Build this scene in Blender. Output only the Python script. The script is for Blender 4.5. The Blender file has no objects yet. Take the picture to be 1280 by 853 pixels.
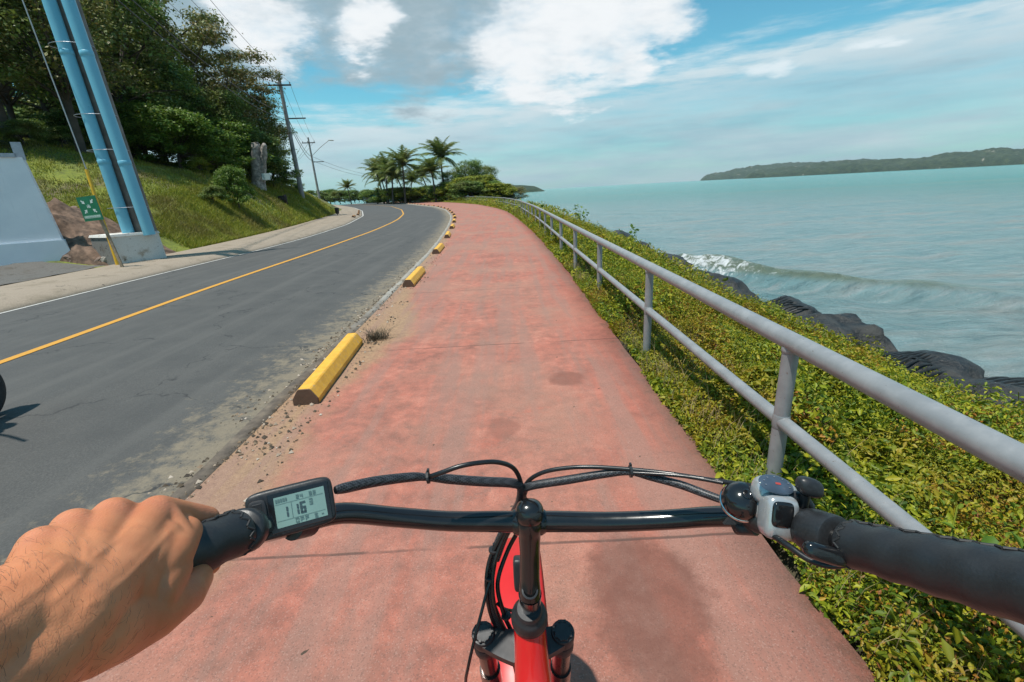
import bpy, math, random
import numpy as np
from mathutils import Vector, Matrix, noise as mnoise

random.seed(7); rng = np.random.default_rng(7)
SC = bpy.context.scene
COL = SC.collection

# ------------------------------------------------------------------ camera
CAMH = 1.5; FPX = 583.0
_p = math.radians(17.9); _r = math.radians(3.0)
CF = Vector((0, math.cos(_p), -math.sin(_p))); _R = Vector((1, 0, 0)); _U = _R.cross(CF)
CR = math.cos(_r)*_R - math.sin(_r)*_U; CU = math.sin(_r)*_R + math.cos(_r)*_U
cam_d = bpy.data.cameras.new('camera'); cam = bpy.data.objects.new('camera', cam_d); COL.objects.link(cam)
cam_d.sensor_width = 36; cam_d.lens = FPX/1280*36; cam_d.clip_start = 0.02; cam_d.clip_end = 60000
M = Matrix((CR, CU, -CF)).transposed().to_4x4(); M.translation = (0, 0, CAMH); cam.matrix_world = M
SC.camera = cam
SC.view_settings.view_transform = 'Standard'; SC.view_settings.look = 'None'
SC.view_settings.gamma = 1; SC.view_settings.exposure = 0.22; SC.view_settings.use_curve_mapping = False
SC.cycles.volume_bounces = 0
SC.cycles.max_bounces = 6; SC.cycles.transparent_max_bounces = 6

def ray(px, py): return CR*((px-640)/FPX) - CU*((py-426.5)/FPX) + CF
def W(px, py, q): return ray(px, py)*q + Vector((0, 0, CAMH))          # point q metres in front of the lens
def at(px, py, Y):                                                      # point on the plane y = Y
    d = ray(px, py); return d*(Y/d.y) + Vector((0, 0, CAMH))

# ------------------------------------------------------------------ node helpers
class NT:
    def __init__(s, nt): s.nt = nt; nt.nodes.clear()
    def n(s, typ, ins=None, **props):
        nd = s.nt.nodes.new(typ)
        for k, v in props.items(): setattr(nd, k, v)
        for k, v in (ins or {}).items(): s.put(nd.inputs[k], v)
        return nd
    def put(s, sock, v):
        if isinstance(v, bpy.types.NodeSocket): s.nt.links.new(v, sock)
        elif v is not None:
            if sock.type == 'RGBA' and len(v) == 3: v = (*v, 1)
            sock.default_value = v
    def m(s, op, a, b=0.0, c=0.0):
        nd = s.n('ShaderNodeMath', {0: a, 1: b, 2: c}, operation=op); return nd.outputs[0]
    def v(s, op, a, b=(0, 0, 0), out=0):
        nd = s.n('ShaderNodeVectorMath', {0: a, 1: b}, operation=op); return nd.outputs[out]
    def scl(s, a, k): 
        nd = s.n('ShaderNodeVectorMath', {0: a}, operation='SCALE'); s.put(nd.inputs['Scale'], k); return nd.outputs[0]
    def noise(s, vec, scale, detail=4, rough=0.55, out='Fac', dist=0.0):
        return s.n('ShaderNodeTexNoise', {'Vector': vec, 'Scale': scale, 'Detail': detail, 'Roughness': rough, 'Distortion': dist}).outputs[out]
    def ss(s, x, a, b, lo=0.0, hi=1.0):
        nd = s.n('ShaderNodeMapRange', {'Value': x, 'From Min': a, 'From Max': b, 'To Min': lo, 'To Max': hi}, interpolation_type='SMOOTHSTEP')
        return nd.outputs[0]
    def mix(s, f, a, b, mode='MIX'):
        nd = s.n('ShaderNodeMix', data_type='RGBA', blend_type=mode)
        s.put(nd.inputs[0], f); s.put(nd.inputs[6], a); s.put(nd.inputs[7], b); return nd.outputs[2]
    def ramp(s, f, stops):
        nd = s.n('ShaderNodeValToRGB', {0: f}); cr = nd.color_ramp
        while len(cr.elements) < len(stops): cr.elements.new(0.5)
        for e, (p, c) in zip(cr.elements, stops): e.position = p; e.color = (*c, 1)
        return nd.outputs[0]
    def xyz(s, vec): return s.n('ShaderNodeSeparateXYZ', {0: vec}).outputs
    def comb(s, x, y, z): return s.n('ShaderNodeCombineXYZ', {0: x, 1: y, 2: z}).outputs[0]

# ------------------------------------------------------------------ world and sun
SUN = Vector((-0.26, -0.16, 0.95)).normalized()
world = bpy.data.worlds.new('World'); SC.world = world; world.use_nodes = True
w = NT(world.node_tree)
sky = w.n('ShaderNodeTexSky', sky_type='NISHITA', sun_disc=False)
sky.sun_elevation = math.asin(SUN.z); sky.sun_rotation = math.atan2(SUN.x, SUN.y)
sky.air_density = 1.0; sky.dust_density = 0.6; sky.ozone_density = 1.3
D = w.n('ShaderNodeTexCoord').outputs['Generated']
dx, dy, dz = w.xyz(D)
skyc = w.mix(1.0, sky.outputs[0], (0.50, 1.06, 1.00), 'MULTIPLY')
up = w.m('MAXIMUM', dz, 0.0)
pl = w.m('ADD', up, 0.16)
cp = w.comb(w.m('DIVIDE', dx, pl), w.m('DIVIDE', dy, pl), 0.0)
def dirpx(px, py): return tuple(ray(px, py).normalized())
warp = w.scl(w.v('SUBTRACT', w.noise(cp, 2.2, 5, 0.6, out='Color'), (0.5, 0.5, 0.5)), 0.22)
Dw = w.v('NORMALIZE', w.v('ADD', D, warp))
def blob(px, py, ro, ri):
    dt = w.v('DOT_PRODUCT', Dw, dirpx(px, py), out=1)
    return w.ss(dt, math.cos(math.radians(ro)), math.cos(math.radians(ri)))
def mx(l):
    a = l[0]
    for b in l[1:]: a = w.m('MAXIMUM', a, b)
    return a
cum = mx([blob(*b) for b in [(330, -10, 8, 2), (430, 5, 8, 3), (520, 10, 9, 3), (600, 30, 9, 3), (680, 45, 9, 4), (750, 40, 8, 4), (800, 10, 7, 2), (700, -40, 14, 6), (480, -60, 16, 8), (200, -60, 14, 6)]])
n1 = w.noise(cp, 2.6, 10, 0.62)
cumd = w.ss(w.m('ADD', w.m('MULTIPLY', cum, 0.55), w.m('MULTIPLY', n1, 0.85)), 0.54, 1.02)
wht = mx([blob(*b) for b in [(650, 75, 8, 2), (700, 60, 10, 4), (760, 50, 9, 4), (810, 20, 8, 3), (850, 0, 7, 2), (450, 45, 4, 1), (330, 20, 5, 1)]])
n2 = w.noise(cp, 5.5, 7, 0.6)
cshade = w.ss(w.m('ADD', w.m('MULTIPLY', wht, 0.52), w.m('MULTIPLY', n2, 0.80)), 0.30, 0.96)
cumc = w.ramp(cshade, [(0.0, (0.30, 0.41, 0.47)), (0.45, (0.46, 0.56, 0.62)), (0.75, (0.66, 0.72, 0.76)), (1.0, (0.82, 0.85, 0.87))])
# thin layer low over the sea
az = w.m('ARCTAN2', dx, dy)
bandtop = w.m('ADD', 0.185, w.m('MULTIPLY', az, 0.075))
streak = w.comb(w.m('MULTIPLY', az, 2.0), w.m('MULTIPLY', dz, 14.0), 3.3)
n3 = w.noise(streak, 2.4, 8, 0.62)
n4 = w.noise(streak, 0.9, 4, 0.5)
edge = w.m('ADD', bandtop, w.m('MULTIPLY', w.m('SUBTRACT', n3, 0.5), 0.16))
lay = w.ss(w.m('SUBTRACT', edge, dz), -0.012, 0.05)
lay = w.m('MULTIPLY', lay, w.ss(w.m('ADD', w.m('MULTIPLY', n3, 0.6), w.m('MULTIPLY', n4, 0.6)), 0.40, 0.74, 0.50, 0.94))
layc = w.ramp(w.noise(streak, 1.7, 6, 0.6), [(0.3, (0.26, 0.43, 0.52)), (0.7, (0.50, 0.61, 0.66))])
def ell(px, py, sx, sy):
    d_ = ray(px, py).normalized(); a0 = math.atan2(d_.x, d_.y)
    u = w.m('POWER', w.m('DIVIDE', w.m('SUBTRACT', az, a0), sx), 2.0); v = w.m('POWER', w.m('DIVIDE', w.m('SUBTRACT', dz, d_.z), sy), 2.0)
    return w.m('EXPONENT', w.m('MULTIPLY', w.m('ADD', u, v), -1.0))
pn = w.noise(w.comb(w.m('MULTIPLY', az, 4.0), w.m('MULTIPLY', dz, 12.0), 1.0), 7.0, 8, .68)
puffs = mx([ell(958, 86, .055, .012), ell(975, 84, .03, .018), ell(1092, 54, .045, .009), ell(1115, 55, .03, .006), ell(640, 112, .05, .007)])
puffd = w.m('MULTIPLY', w.ss(w.m('ADD', w.m('MULTIPLY', puffs, .62), w.m('MULTIPLY', pn, .75)), 0.58, 1.0), 0.8)
rim = w.m('MULTIPLY', w.ss(w.m('SUBTRACT', edge, dz), .13, .02), w.ss(n3, .35, .6, .3, .8)); layc = w.mix(rim, layc, (.72, .80, .83))
bg_sky = w.n('ShaderNodeBackground', {'Color': skyc, 'Strength': 0.118})
bg_lay = w.n('ShaderNodeBackground', {'Color': layc, 'Strength': 0.95})
bg_cum = w.n('ShaderNodeBackground', {'Color': cumc, 'Strength': 0.95})
bg_puf = w.n('ShaderNodeBackground', {'Color': (0.74, 0.82, 0.86, 1), 'Strength': 0.95})
def mixs(f, a, b):
    nd = w.n('ShaderNodeMixShader', {0: f}); w.nt.links.new(a.outputs[0], nd.inputs[1]); w.nt.links.new(b.outputs[0], nd.inputs[2]); return nd
o = mixs(lay, bg_sky, bg_lay); o = mixs(puffd, o, bg_puf); o = mixs(cumd, o, bg_cum)
outw = w.n('ShaderNodeOutputWorld'); w.nt.links.new(o.outputs[0], outw.inputs[0])
sl = bpy.data.lights.new('sun', 'SUN'); sl.energy = 4.3; sl.angle = math.radians(1.2); sl.color = (1.0, 0.95, 0.87)
so = bpy.data.objects.new('sun', sl); COL.objects.link(so); so.rotation_euler = (-SUN).to_track_quat('-Z', 'Y').to_euler(); so.location = (0, 0, 30)

# ------------------------------------------------------------------ object helpers
def tag(o, label=None, cat=None, group=None, kind=None):
    if label: o['label'] = label
    if cat: o['category'] = cat
    if group: o['group'] = group
    if kind: o['kind'] = kind
    return o
def woff(p):
    v = Vector((0, 0, 0))
    while p is not None: v += p.location; p = p.parent
    return v
def empty(name, loc=(0, 0, 0)):
    o = bpy.data.objects.new(name, None); o.location = loc; o.empty_display_size = 0.1; COL.objects.link(o); return o
def obj(name, V, F, mat, parent=None, smooth=False, uv=None):
    me = bpy.data.meshes.new(name)
    V = np.asarray(V, dtype=float)
    if parent is not None: V = V - np.array(woff(parent))
    me.from_pydata(V.tolist(), [], [list(map(int, f)) for f in F]); me.materials.append(mat)
    if smooth: me.polygons.foreach_set('use_smooth', [True]*len(me.polygons))
    me.update()
    o = bpy.data.objects.new(name, me); COL.objects.link(o); o.parent = parent
    return o
def fastmesh(name, V, F, mat, parent=None, smooth=False, attrs=None):
    """V (n,3), F (m,k) arrays, all faces the same size"""
    me = bpy.data.meshes.new(name); V = np.asarray(V, np.float32)
    if parent is not None: V = V - np.array(woff(parent), np.float32)
    F = np.asarray(F, np.int32); k = F.shape[1]
    me.vertices.add(len(V)); me.vertices.foreach_set('co', V.ravel())
    me.loops.add(F.size); me.loops.foreach_set('vertex_index', F.ravel())
    me.polygons.add(len(F)); me.polygons.foreach_set('loop_start', np.arange(0, F.size, k, dtype=np.int32))
    me.polygons.foreach_set('loop_total', np.full(len(F), k, np.int32))
    if smooth: me.polygons.foreach_set('use_smooth', np.ones(len(F), bool))
    for an, av in (attrs or {}).items():
        a = me.attributes.new(an, 'FLOAT', 'POINT'); a.data.foreach_set('value', np.asarray(av, np.float32))
    me.materials.append(mat); me.update(calc_edges=True); me.validate()
    o = bpy.data.objects.new(name, me); COL.objects.link(o); o.parent = parent
    return o
def grid_faces(ni, nj, closed=False):
    i = np.arange(ni-1)[:, None]; j = np.arange(nj if closed else nj-1)[None, :]
    j2 = (j+1) % nj
    a = i*nj+j; b = i*nj+j2; c = (i+1)*nj+j2; d = (i+1)*nj+j
    return np.stack([a, b, c, d], -1).reshape(-1, 4)
class MB:
    def __init__(s): s.V = []; s.F = []
    def add(s, V, F):
        o = len(s.V); s.V += [tuple(v) for v in V]; s.F += [tuple(i+o for i in f) for f in F]; return s
    def box(s, c, h, X=(1, 0, 0), Y=(0, 1, 0), Z=(0, 0, 1), bev=0.0):
        c = Vector(c); X, Y, Z = Vector(X)*h[0], Vector(Y)*h[1], Vector(Z)*h[2]
        if bev <= 0:
            V = [c+X*a+Y*b+Z*d for d in (-1, 1) for b in (-1, 1) for a in (-1, 1)]
            F = [(0, 2, 3, 1), (4, 5, 7, 6), (0, 1, 5, 4), (2, 6, 7, 3), (0, 4, 6, 2), (1, 3, 7, 5)]
            return s.add(V, F)
        V = []; kx, ky, kz = [1-bev/max(t, 1e-6) for t in h]
        idx = {}
        for sx in (-1, 1):
            for sy in (-1, 1):
                for sz in (-1, 1):
                    for ax in range(3):
                        k = [kx, ky, kz]; k[ax] = 1
                        idx[(sx, sy, sz, ax)] = len(V); V.append(c+X*sx*k[0]+Y*sy*k[1]+Z*sz*k[2])
        F = []
        for ax in range(3):
            for sg in (-1, 1):
                a, b = [i for i in range(3) if i != ax]; f = []
                for (p, q) in ((-1, -1), (1, -1), (1, 1), (-1, 1)):
                    k = [0, 0, 0]; k[ax] = sg; k[a] = p; k[b] = q; f.append(idx[(*k, ax)])
                F.append(tuple(f))
                # edges
        for ax in range(3):
            a, b = [i for i in range(3) if i != ax]
            for p in (-1, 1):
                for q in (-1, 1):
                    k1 = [0, 0, 0]; k1[a] = p; k1[b] = q; k2 = list(k1); k1[ax] = -1; k2[ax] = 1
                    F.append((idx[(*k1, a)], idx[(*k2, a)], idx[(*k2, b)], idx[(*k1, b)]))
        for sx in (-1, 1):
            for sy in (-1, 1):
                for sz in (-1, 1): F.append(tuple(idx[(sx, sy, sz, ax)] for ax in range(3)))
        return s.add(V, F)
    def tube(s, pts, r, seg=12, caps=True, sub=0, flat=None):
        pts = [Vector(p) for p in pts]; n0 = len(pts)
        if not hasattr(r, '__len__'): r = [r]*n0
        if sub:
            P2 = []; R2 = []
            for i in range(n0-1):
                p0 = pts[max(i-1, 0)]; p1 = pts[i]; p2 = pts[i+1]; p3 = pts[min(i+2, n0-1)]
                for k in range(sub):
                    t = k/sub
                    P2.append(0.5*((2*p1)+(p2-p0)*t+(2*p0-5*p1+4*p2-p3)*t*t+(3*p1-p0-3*p2+p3)*t**3)); R2.append(r[i]+(r[i+1]-r[i])*t)
            P2.append(pts[-1]); R2.append(r[-1]); pts, r = P2, R2
        n = len(pts); V = []
        T = [(pts[min(i+1, n-1)]-pts[max(i-1, 0)]).normalized() for i in range(n)]
        N = T[0].orthogonal().normalized()
        if flat is not None: N = (Vector(flat)-T[0]*T[0].dot(Vector(flat))).normalized()
        for i in range(n):
            N = (N-T[i]*N.dot(T[i])).normalized(); B = T[i].cross(N)
            for k in range(seg):
                a = 2*math.pi*k/seg; V.append(pts[i]+(N*math.cos(a)+B*math.sin(a))*r[i])
        F = [tuple(f) for f in grid_faces(n, seg, True)]
        if caps: F.append(tuple(range(seg))[::-1]); F.append(tuple(range((n-1)*seg, n*seg)))
        return s.add(V, F)
    def lathe(s, c, axis, prof, seg=24):
        """prof: list of (radius, height along axis)"""
        c = Vector(c); A = Vector(axis).normalized(); N = A.orthogonal().normalized(); B = A.cross(N); V = []
        for (r, h) in prof:
            for k in range(seg):
                a = 2*math.pi*k/seg; V.append(c+A*h+(N*math.cos(a)+B*math.sin(a))*max(r, 1e-5))
        F = [tuple(f) for f in grid_faces(len(prof), seg, True)]
        F.append(tuple(range(seg))[::-1]); F.append(tuple(range((len(prof)-1)*seg, len(prof)*seg)))
        return s.add(V, F)
    def sell(s, c, X, Y, Z, h, e=2.5, nu=24, nv=14):
        """superellipsoid"""
        c = Vector(c); X, Y, Z = Vector(X), Vector(Y), Vector(Z); V = []
        f = lambda t: math.copysign(abs(t)**(2/e), t)
        for i in range(nv+1):
            ph = -math.pi/2+math.pi*i/nv
            for k in range(nu):
                th = 2*math.pi*k/nu
                V.append(c+X*h[0]*f(math.cos(ph))*f(math.cos(th))+Y*h[1]*f(math.cos(ph))*f(math.sin(th))+Z*h[2]*f(math.sin(ph)))
        return s.add(V, [tuple(q) for q in grid_faces(nv+1, nu, True)])
    def build(s, name, mat, parent=None, smooth=False):
        o = obj(name, s.V, s.F, mat, parent, smooth)
        if smooth: o.data.set_sharp_from_angle(angle=math.radians(50))
        return o
def auto_smooth(o, ang=40):
    me = o.data; me.polygons.foreach_set('use_smooth', [True]*len(me.polygons))
    try: me.set_sharp_from_angle(angle=math.radians(ang))
    except Exception: pass
    return o
def copy_tree(o, parent=None):
    c = o.copy(); COL.objects.link(c); c.parent = parent
    for ch in list(o.children): copy_tree(ch, c)
    return c

# ------------------------------------------------------------------ materials
def newmat(name):
    m = bpy.data.materials.new(name); m.use_nodes = True; t = NT(m.node_tree)
    t.out = t.n('ShaderNodeOutputMaterial'); t.mat = m
    return m, t
def princ(t, color, rough=0.6, metal=0.0, bump=None, bstr=0.3, bdist=0.01, **kw):
    b = t.n('ShaderNodeBsdfPrincipled', {'Base Color': color, 'Roughness': rough, 'Metallic': metal})
    for k, v in kw.items(): t.put(b.inputs[k.replace('_', ' ')], v)
    if bump is not None:
        bn = t.n('ShaderNodeBump', {'Height': bump, 'Strength': bstr, 'Distance': bdist}); t.put(b.inputs['Normal'], bn.outputs[0])
    return b
def fin(t, b): t.nt.links.new(b.outputs[0], t.out.inputs[0])
def pos(t): return t.n('ShaderNodeNewGeometry').outputs['Position']
def objc(t): return t.n('ShaderNodeTexCoord').outputs['Object']
def simple(name, col, rough=0.5, metal=0.0, var=0.15, scale=30, bstr=0.15, bdist=0.002, **kw):
    m, t = newmat(name); p = objc(t); n = t.noise(p, scale, 5, 0.6)
    c = t.mix(t.ss(n, 0.3, 0.75), tuple(x*(1-var) for x in col), tuple(min(1, x*(1+var)) for x in col))
    rr = t.ss(t.noise(p, scale*0.4, 4), 0.3, 0.7, max(rough-0.08, 0.03), rough+0.08)
    fin(t, princ(t, c, rr, metal, n, bstr, bdist, **kw)); return m

black_gloss = simple('black gloss paint', (0.010, 0.010, 0.011), 0.16, 0, 0.1, 60, 0.03, 0.001, Coat_Weight=0.3, Coat_Roughness=0.08)
black_plastic = simple('black plastic', (0.020, 0.021, 0.023), 0.42, 0, 0.25, 400, 0.25, 0.0004)
black_matte = simple('matte black metal', (0.022, 0.023, 0.026), 0.48, 0, 0.2, 90, 0.15, 0.0006)
rubber = simple('black rubber', (0.022, 0.022, 0.023), 0.62, 0, 0.3, 60, 0.3, 0.001)
silver = simple('satin silver plastic', (0.42, 0.43, 0.44), 0.24, 0.45, 0.08, 80, 0.05, 0.0005)
chrome = simple('chrome', (0.6, 0.6, 0.6), 0.12, 1.0, 0.05, 50, 0.03, 0.0005)
m, t = newmat('red bicycle paint')
p = objc(t); spk = t.ss(t.noise(p, 420, 2), 0.72, 0.76)
c = t.mix(t.m('MULTIPLY', spk, 0.5), (0.62, 0.012, 0.012), (0.35, 0.2, 0.15))
fin(t, princ(t, c, 0.22, 0, t.noise(p, 9, 2), 0.05, 0.002, Coat_Weight=0.6, Coat_Roughness=0.06)); red_paint = m
m, t = newmat('stitched leather grip')
p = objc(t); n = t.noise(p, 500, 4)
fin(t, princ(t, t.mix(n, (0.010, 0.011, 0.013), (0.023, 0.024, 0.026)), t.ss(t.noise(p, 40, 4), 0.3, 0.7, 0.36, 0.5), 0, n, 0.35, 0.0006)); leather = m
m, t = newmat('braided sleeve')
p = objc(t); a = t.n('ShaderNodeTexChecker', {'Vector': t.v('ADD', p, t.scl(t.noise(p, 30, 2, out='Color'), 0.002)), 'Scale': 520.0}).outputs[1]
fin(t, princ(t, t.mix(a, (0.006, 0.006, 0.007), (0.06, 0.062, 0.07)), 0.45, 0, a, 0.8, 0.001)); braid = m
cable_m = simple('black cable', (0.012, 0.012, 0.013), 0.3, 0, 0.2, 90, 0.1, 0.0005)
m, t = newmat('grey galvanised paint')
p = pos(t); n = t.noise(p, 9, 6, 0.6)
c = t.mix(t.ss(n, 0.35, 0.7), (0.235, 0.243, 0.250), (0.30, 0.305, 0.31))
c = t.mix(t.ss(t.noise(p, 60, 4), 0.66, 0.75), c, (0.14, 0.12, 0.10))
c = t.mix(t.m('MULTIPLY', t.ss(t.noise(p, 3.1, 6, 0.7), 0.60, 0.70), 0.4), c, (0.34, 0.35, 0.36)) 
c = t.mix(t.m('MULTIPLY', t.ss(t.noise(p, 24, 8, .78), .665, .70), .85), c, (.16, .07, .035))
fin(t, princ(t, c, t.ss(n, 0.3, 0.7, 0.30, 0.46), 0.15, t.noise(p, 40, 5), 0.12, 0.003)); rail_m = m

def foliage_mat(name, cols, patch=0.5, patchcols=None, trans=0.3, rough=0.5, pscale=0.6, spec=0.35):
    """each leaf takes its own colour from the range; broad patches vary over the plant"""
    m, t = newmat(name); g = t.n('ShaderNodeNewGeometry'); rnd = g.outputs['Random Per Island']
    n = len(cols); c = t.ramp(rnd, [(i/(n-1), cc) for i, cc in enumerate(cols)])
    if patchcols:
        f = t.ss(t.noise(g.outputs['Position'], pscale, 4, 0.6), 0.45, 0.62)
        c2 = t.ramp(rnd, [(i/(len(patchcols)-1), cc) for i, cc in enumerate(patchcols)])
        c = t.mix(t.m('MULTIPLY', f, patch), c, c2)
    b = princ(t, c, rough); t.put(b.inputs['Specular IOR Level'], spec)
    tr = t.n('ShaderNodeBsdfTranslucent', {'Color': c}); mxs = t.n('ShaderNodeMixShader', {0: trans})
    t.nt.links.new(b.outputs[0], mxs.inputs[1]); t.nt.links.new(tr.outputs[0], mxs.inputs[2]); t.nt.links.new(mxs.outputs[0], t.out.inputs[0])
    return m
leaf_dark = foliage_mat('dark broad leaves', [(0.035, 0.087, 0.020), (0.078, 0.156, 0.031), (0.148, 0.234, 0.038), (0.226, 0.278, 0.053)], 0.6, [(0.139, 0.148, 0.038), (0.261, 0.208, 0.060), (0.174, 0.261, 0.044)], 0.25, pscale=0.25)
leaf_brown = foliage_mat('olive brown leaves', [(0.081, 0.107, 0.029), (0.178, 0.169, 0.043), (0.268, 0.187, 0.071), (0.160, 0.214, 0.043)], 0.5, [(0.090, 0.160, 0.032), (0.178, 0.232, 0.046)], 0.25, pscale=0.3)
leaf_green = foliage_mat('fresh green leaves', [(0.042, 0.102, 0.014), (0.090, 0.180, 0.022), (0.144, 0.240, 0.029), (0.216, 0.288, 0.036)], 0.5, [(0.060, 0.120, 0.019), (0.168, 0.204, 0.030)], 0.35, pscale=0.3)
leaf_yellow = foliage_mat('yellow green leaves', [(0.090, 0.150, 0.015), (0.240, 0.285, 0.022), (0.390, 0.375, 0.030), (0.150, 0.180, 0.030)], 0.5, [(0.060, 0.120, 0.018), (0.180, 0.195, 0.030)], 0.3, pscale=0.3)
palm_m = foliage_mat('palm fronds', [(0.060, 0.102, 0.024), (0.120, 0.168, 0.036), (0.204, 0.240, 0.054)], 0.35, [(0.192, 0.144, 0.036), (0.240, 0.192, 0.060)], 0.3, 0.4, pscale=0.35)
cover_m = foliage_mat('creeping weeds', [(0.048, 0.096, 0.013), (0.139, 0.213, 0.015), (0.277, 0.320, 0.019), (0.448, 0.426, 0.024), (0.096, 0.160, 0.017)], 0.9, [(0.192, 0.235, 0.015), (0.426, 0.373, 0.019), (0.448, 0.288, 0.024), (0.277, 0.139, 0.027), (0.128, 0.181, 0.017)], 0.35, 0.5, 0.9)
cover_red = foliage_mat('reddish weeds', [(0.30, 0.26, 0.02), (0.375, 0.150, 0.025), (0.438, 0.275, 0.025), (0.275, 0.100, 0.037), (0.225, 0.225, 0.025)], 0, None, 0.3)
grass_m = foliage_mat('grass blades', [(0.101, 0.152, 0.018), (0.216, 0.265, 0.023), (0.354, 0.354, 0.032), (0.240, 0.202, 0.051)], 0.8, [(0.164, 0.113, 0.057), (0.253, 0.202, 0.051), (0.127, 0.152, 0.023)], 0.3, 0.6, 0.25)
bark_m = simple('bark', (0.085, 0.065, 0.048), 0.85, 0, 0.5, 6, 0.6, 0.05)
pale_bark = simple('pale weathered wood', (0.30, 0.27, 0.24), 0.85, 0, 0.5, 5, 0.7, 0.08)

# ------------------------------------------------------------------ plan of the place (curves measured along the road)
def curve(pts):
    ys = np.arange(-40, 400, 0.5); P = np.array(pts, float)
    x = np.interp(ys, P[:, 0], P[:, 1])
    last = (P[-1, 1]-P[-2, 1])/(P[-1, 0]-P[-2, 0]); x = np.where(ys > P[-1, 0], P[-1, 1]+(ys-P[-1, 0])*last*1.0, x)
    k = np.hanning(15); k /= k.sum(); xs = np.convolve(np.pad(x, 7, mode='edge'), k, 'valid')
    return lambda y: np.interp(y, ys, xs)
K = curve([(-40, -1.8), (2, -1.8), (5.5, -1.84), (8, -1.9), (14, -2.1), (22, -2.62), (30, -3.3), (36, -4.0), (48, -5.8), (62, -8.8), (73, -12.2), (90, -17.2), (115, -25.2), (140, -36)])
PR = curve([(-40, 1.03), (3, 1.05), (10, 1.1), (18, .98), (24, .75), (30, .5), (36.6, .15), (45, -.8), (60, -3.1), (75, -6.6), (90, -11), (115, -19.5), (140, -30)])
RL = curve([(-40, 1.25), (12, 1.28), (16, 1.3), (22, 1.28), (36.6, .95), (49.7, .0), (62, -1.6), (77.6, -4.4), (100, -9.4), (120, -14.5), (135, -20), (150, -27)])
YL = curve([(-40, -5.1), (4.7, -5.45), (7.5, -5.68), (10, -5.78), (14.5, -5.85), (22.3, -6.2), (28, -6.7), (33, -7.3), (41.5, -8.7), (55, -11.7), (76, -17.7), (95, -25), (120, -36)])
LK = curve([(-40, -8.5), (8, -8.86), (12.6, -8.95), (17.5, -8.9), (22.5, -9.2), (31, -10.3), (44.7, -13.2), (63, -18.6), (87, -27), (120, -40)])
SB = curve([(-40, -11), (10, -11.1), (16, -11.2), (21, -11.7), (29, -13), (49, -17.3), (74, -24.6), (110, -38)])
SHX = curve([(-40, 6.6), (5, 6.2), (8, 5.9), (12, 6.1), (18, 6.5), (40, 6.5), (60, 6.1), (78, 5.4), (100, 4.2), (118, 1.5), (130, -6), (142, -26), (160, -60), (200, -130), (260, -230)])
SEA = -1.8
def fb(x, y, s, o=0):
    """cheap vectorised value noise"""
    x = np.asarray(x)*s+o*17.13; y = np.asarray(y)*s+o*7.77
    xi = np.floor(x); yi = np.floor(y); fx = x-xi; fy = y-yi
    h = lambda a, b: np.modf(np.abs(np.sin(a*127.1+b*311.7+o*3.1)*43758.5453))[0]
    fx = fx*fx*(3-2*fx); fy = fy*fy*(3-2*fy)
    return (h(xi, yi)*(1-fx)+h(xi+1, yi)*fx)*(1-fy)+(h(xi, yi+1)*(1-fx)+h(xi+1, yi+1)*fx)*fy
def sst(x, a, b): t_ = np.clip((x-a)/(b-a), 0, 1); return t_*t_*(3-2*t_)
def ground_z(x, y):
    x = np.asarray(x, float); y = np.asarray(y, float)
    e = SB(y)-x
    s1 = 1-0.35*sst(y, 45, 80)-0.35*sst(y, 80, 120); s2 = 1-0.95*sst(y, 46, 78)
    near = sst(y, 12.3, 15.5)                                # level gravel apron in front of the white wall
    bank = np.interp(e, [0, .3, 2.6, 6, 8, 11, 16, 24, 55, 120], [0, .05, 1.35, 1.9, 2.4, 3.7, 5.3, 8, 16, 24])
    apron = np.interp(e, [0, 1.6, 3.0, 4.5, 8, 11, 16, 24, 55, 120], [0, .02, .3, 1.2, 2.4, 3.7, 5.3, 8, 16, 24])
    knoll = np.interp(e, [0, .3, 2.0, 3, 4.5, 8.4, 12, 16, 24, 55, 120], [0, .05, 1.55, 2.3, 3.1, 4.3, 5.2, 6.2, 8.6, 17, 25])
    bank = bank+(knoll-bank)*sst(y, 17, 25)
    b0 = apron*(1-near)+bank*near
    low = np.minimum(b0, 3.0); zl = low*s1+(b0-low)*s2
    zl = zl+(fb(x, y, .5, 1)-.5)*.3*sst(e, .6, 2.5)+(fb(x, y, 1.7, 2)-.5)*.14*sst(e, .6, 2)+(fb(x, y, .12, 5)-.5)*1.0*sst(e, 9, 16)*s2
    d = x-PR(y); L = np.maximum(SHX(y)-PR(y), 2.0); u = d/L
    zr = np.interp(u, [0, .2, .45, .75, 1.0, 1.25, 2.5], [-.02, -.17, -.58, -1.18, -1.85, -2.7, -5])
    zr = zr+(fb(x, y, .9, 3)-.5)*.22*sst(u, .1, .4)
    mid = np.where((e < 0) & (x > LK(y)), -.25, -.16)
    z = np.where(e > 0, zl, np.where(d > 0, zr, mid))
    far = sst(y, 150, 175)
    return z*(1-far)+np.where(x < SHX(y), .6, -3)*far

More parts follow.
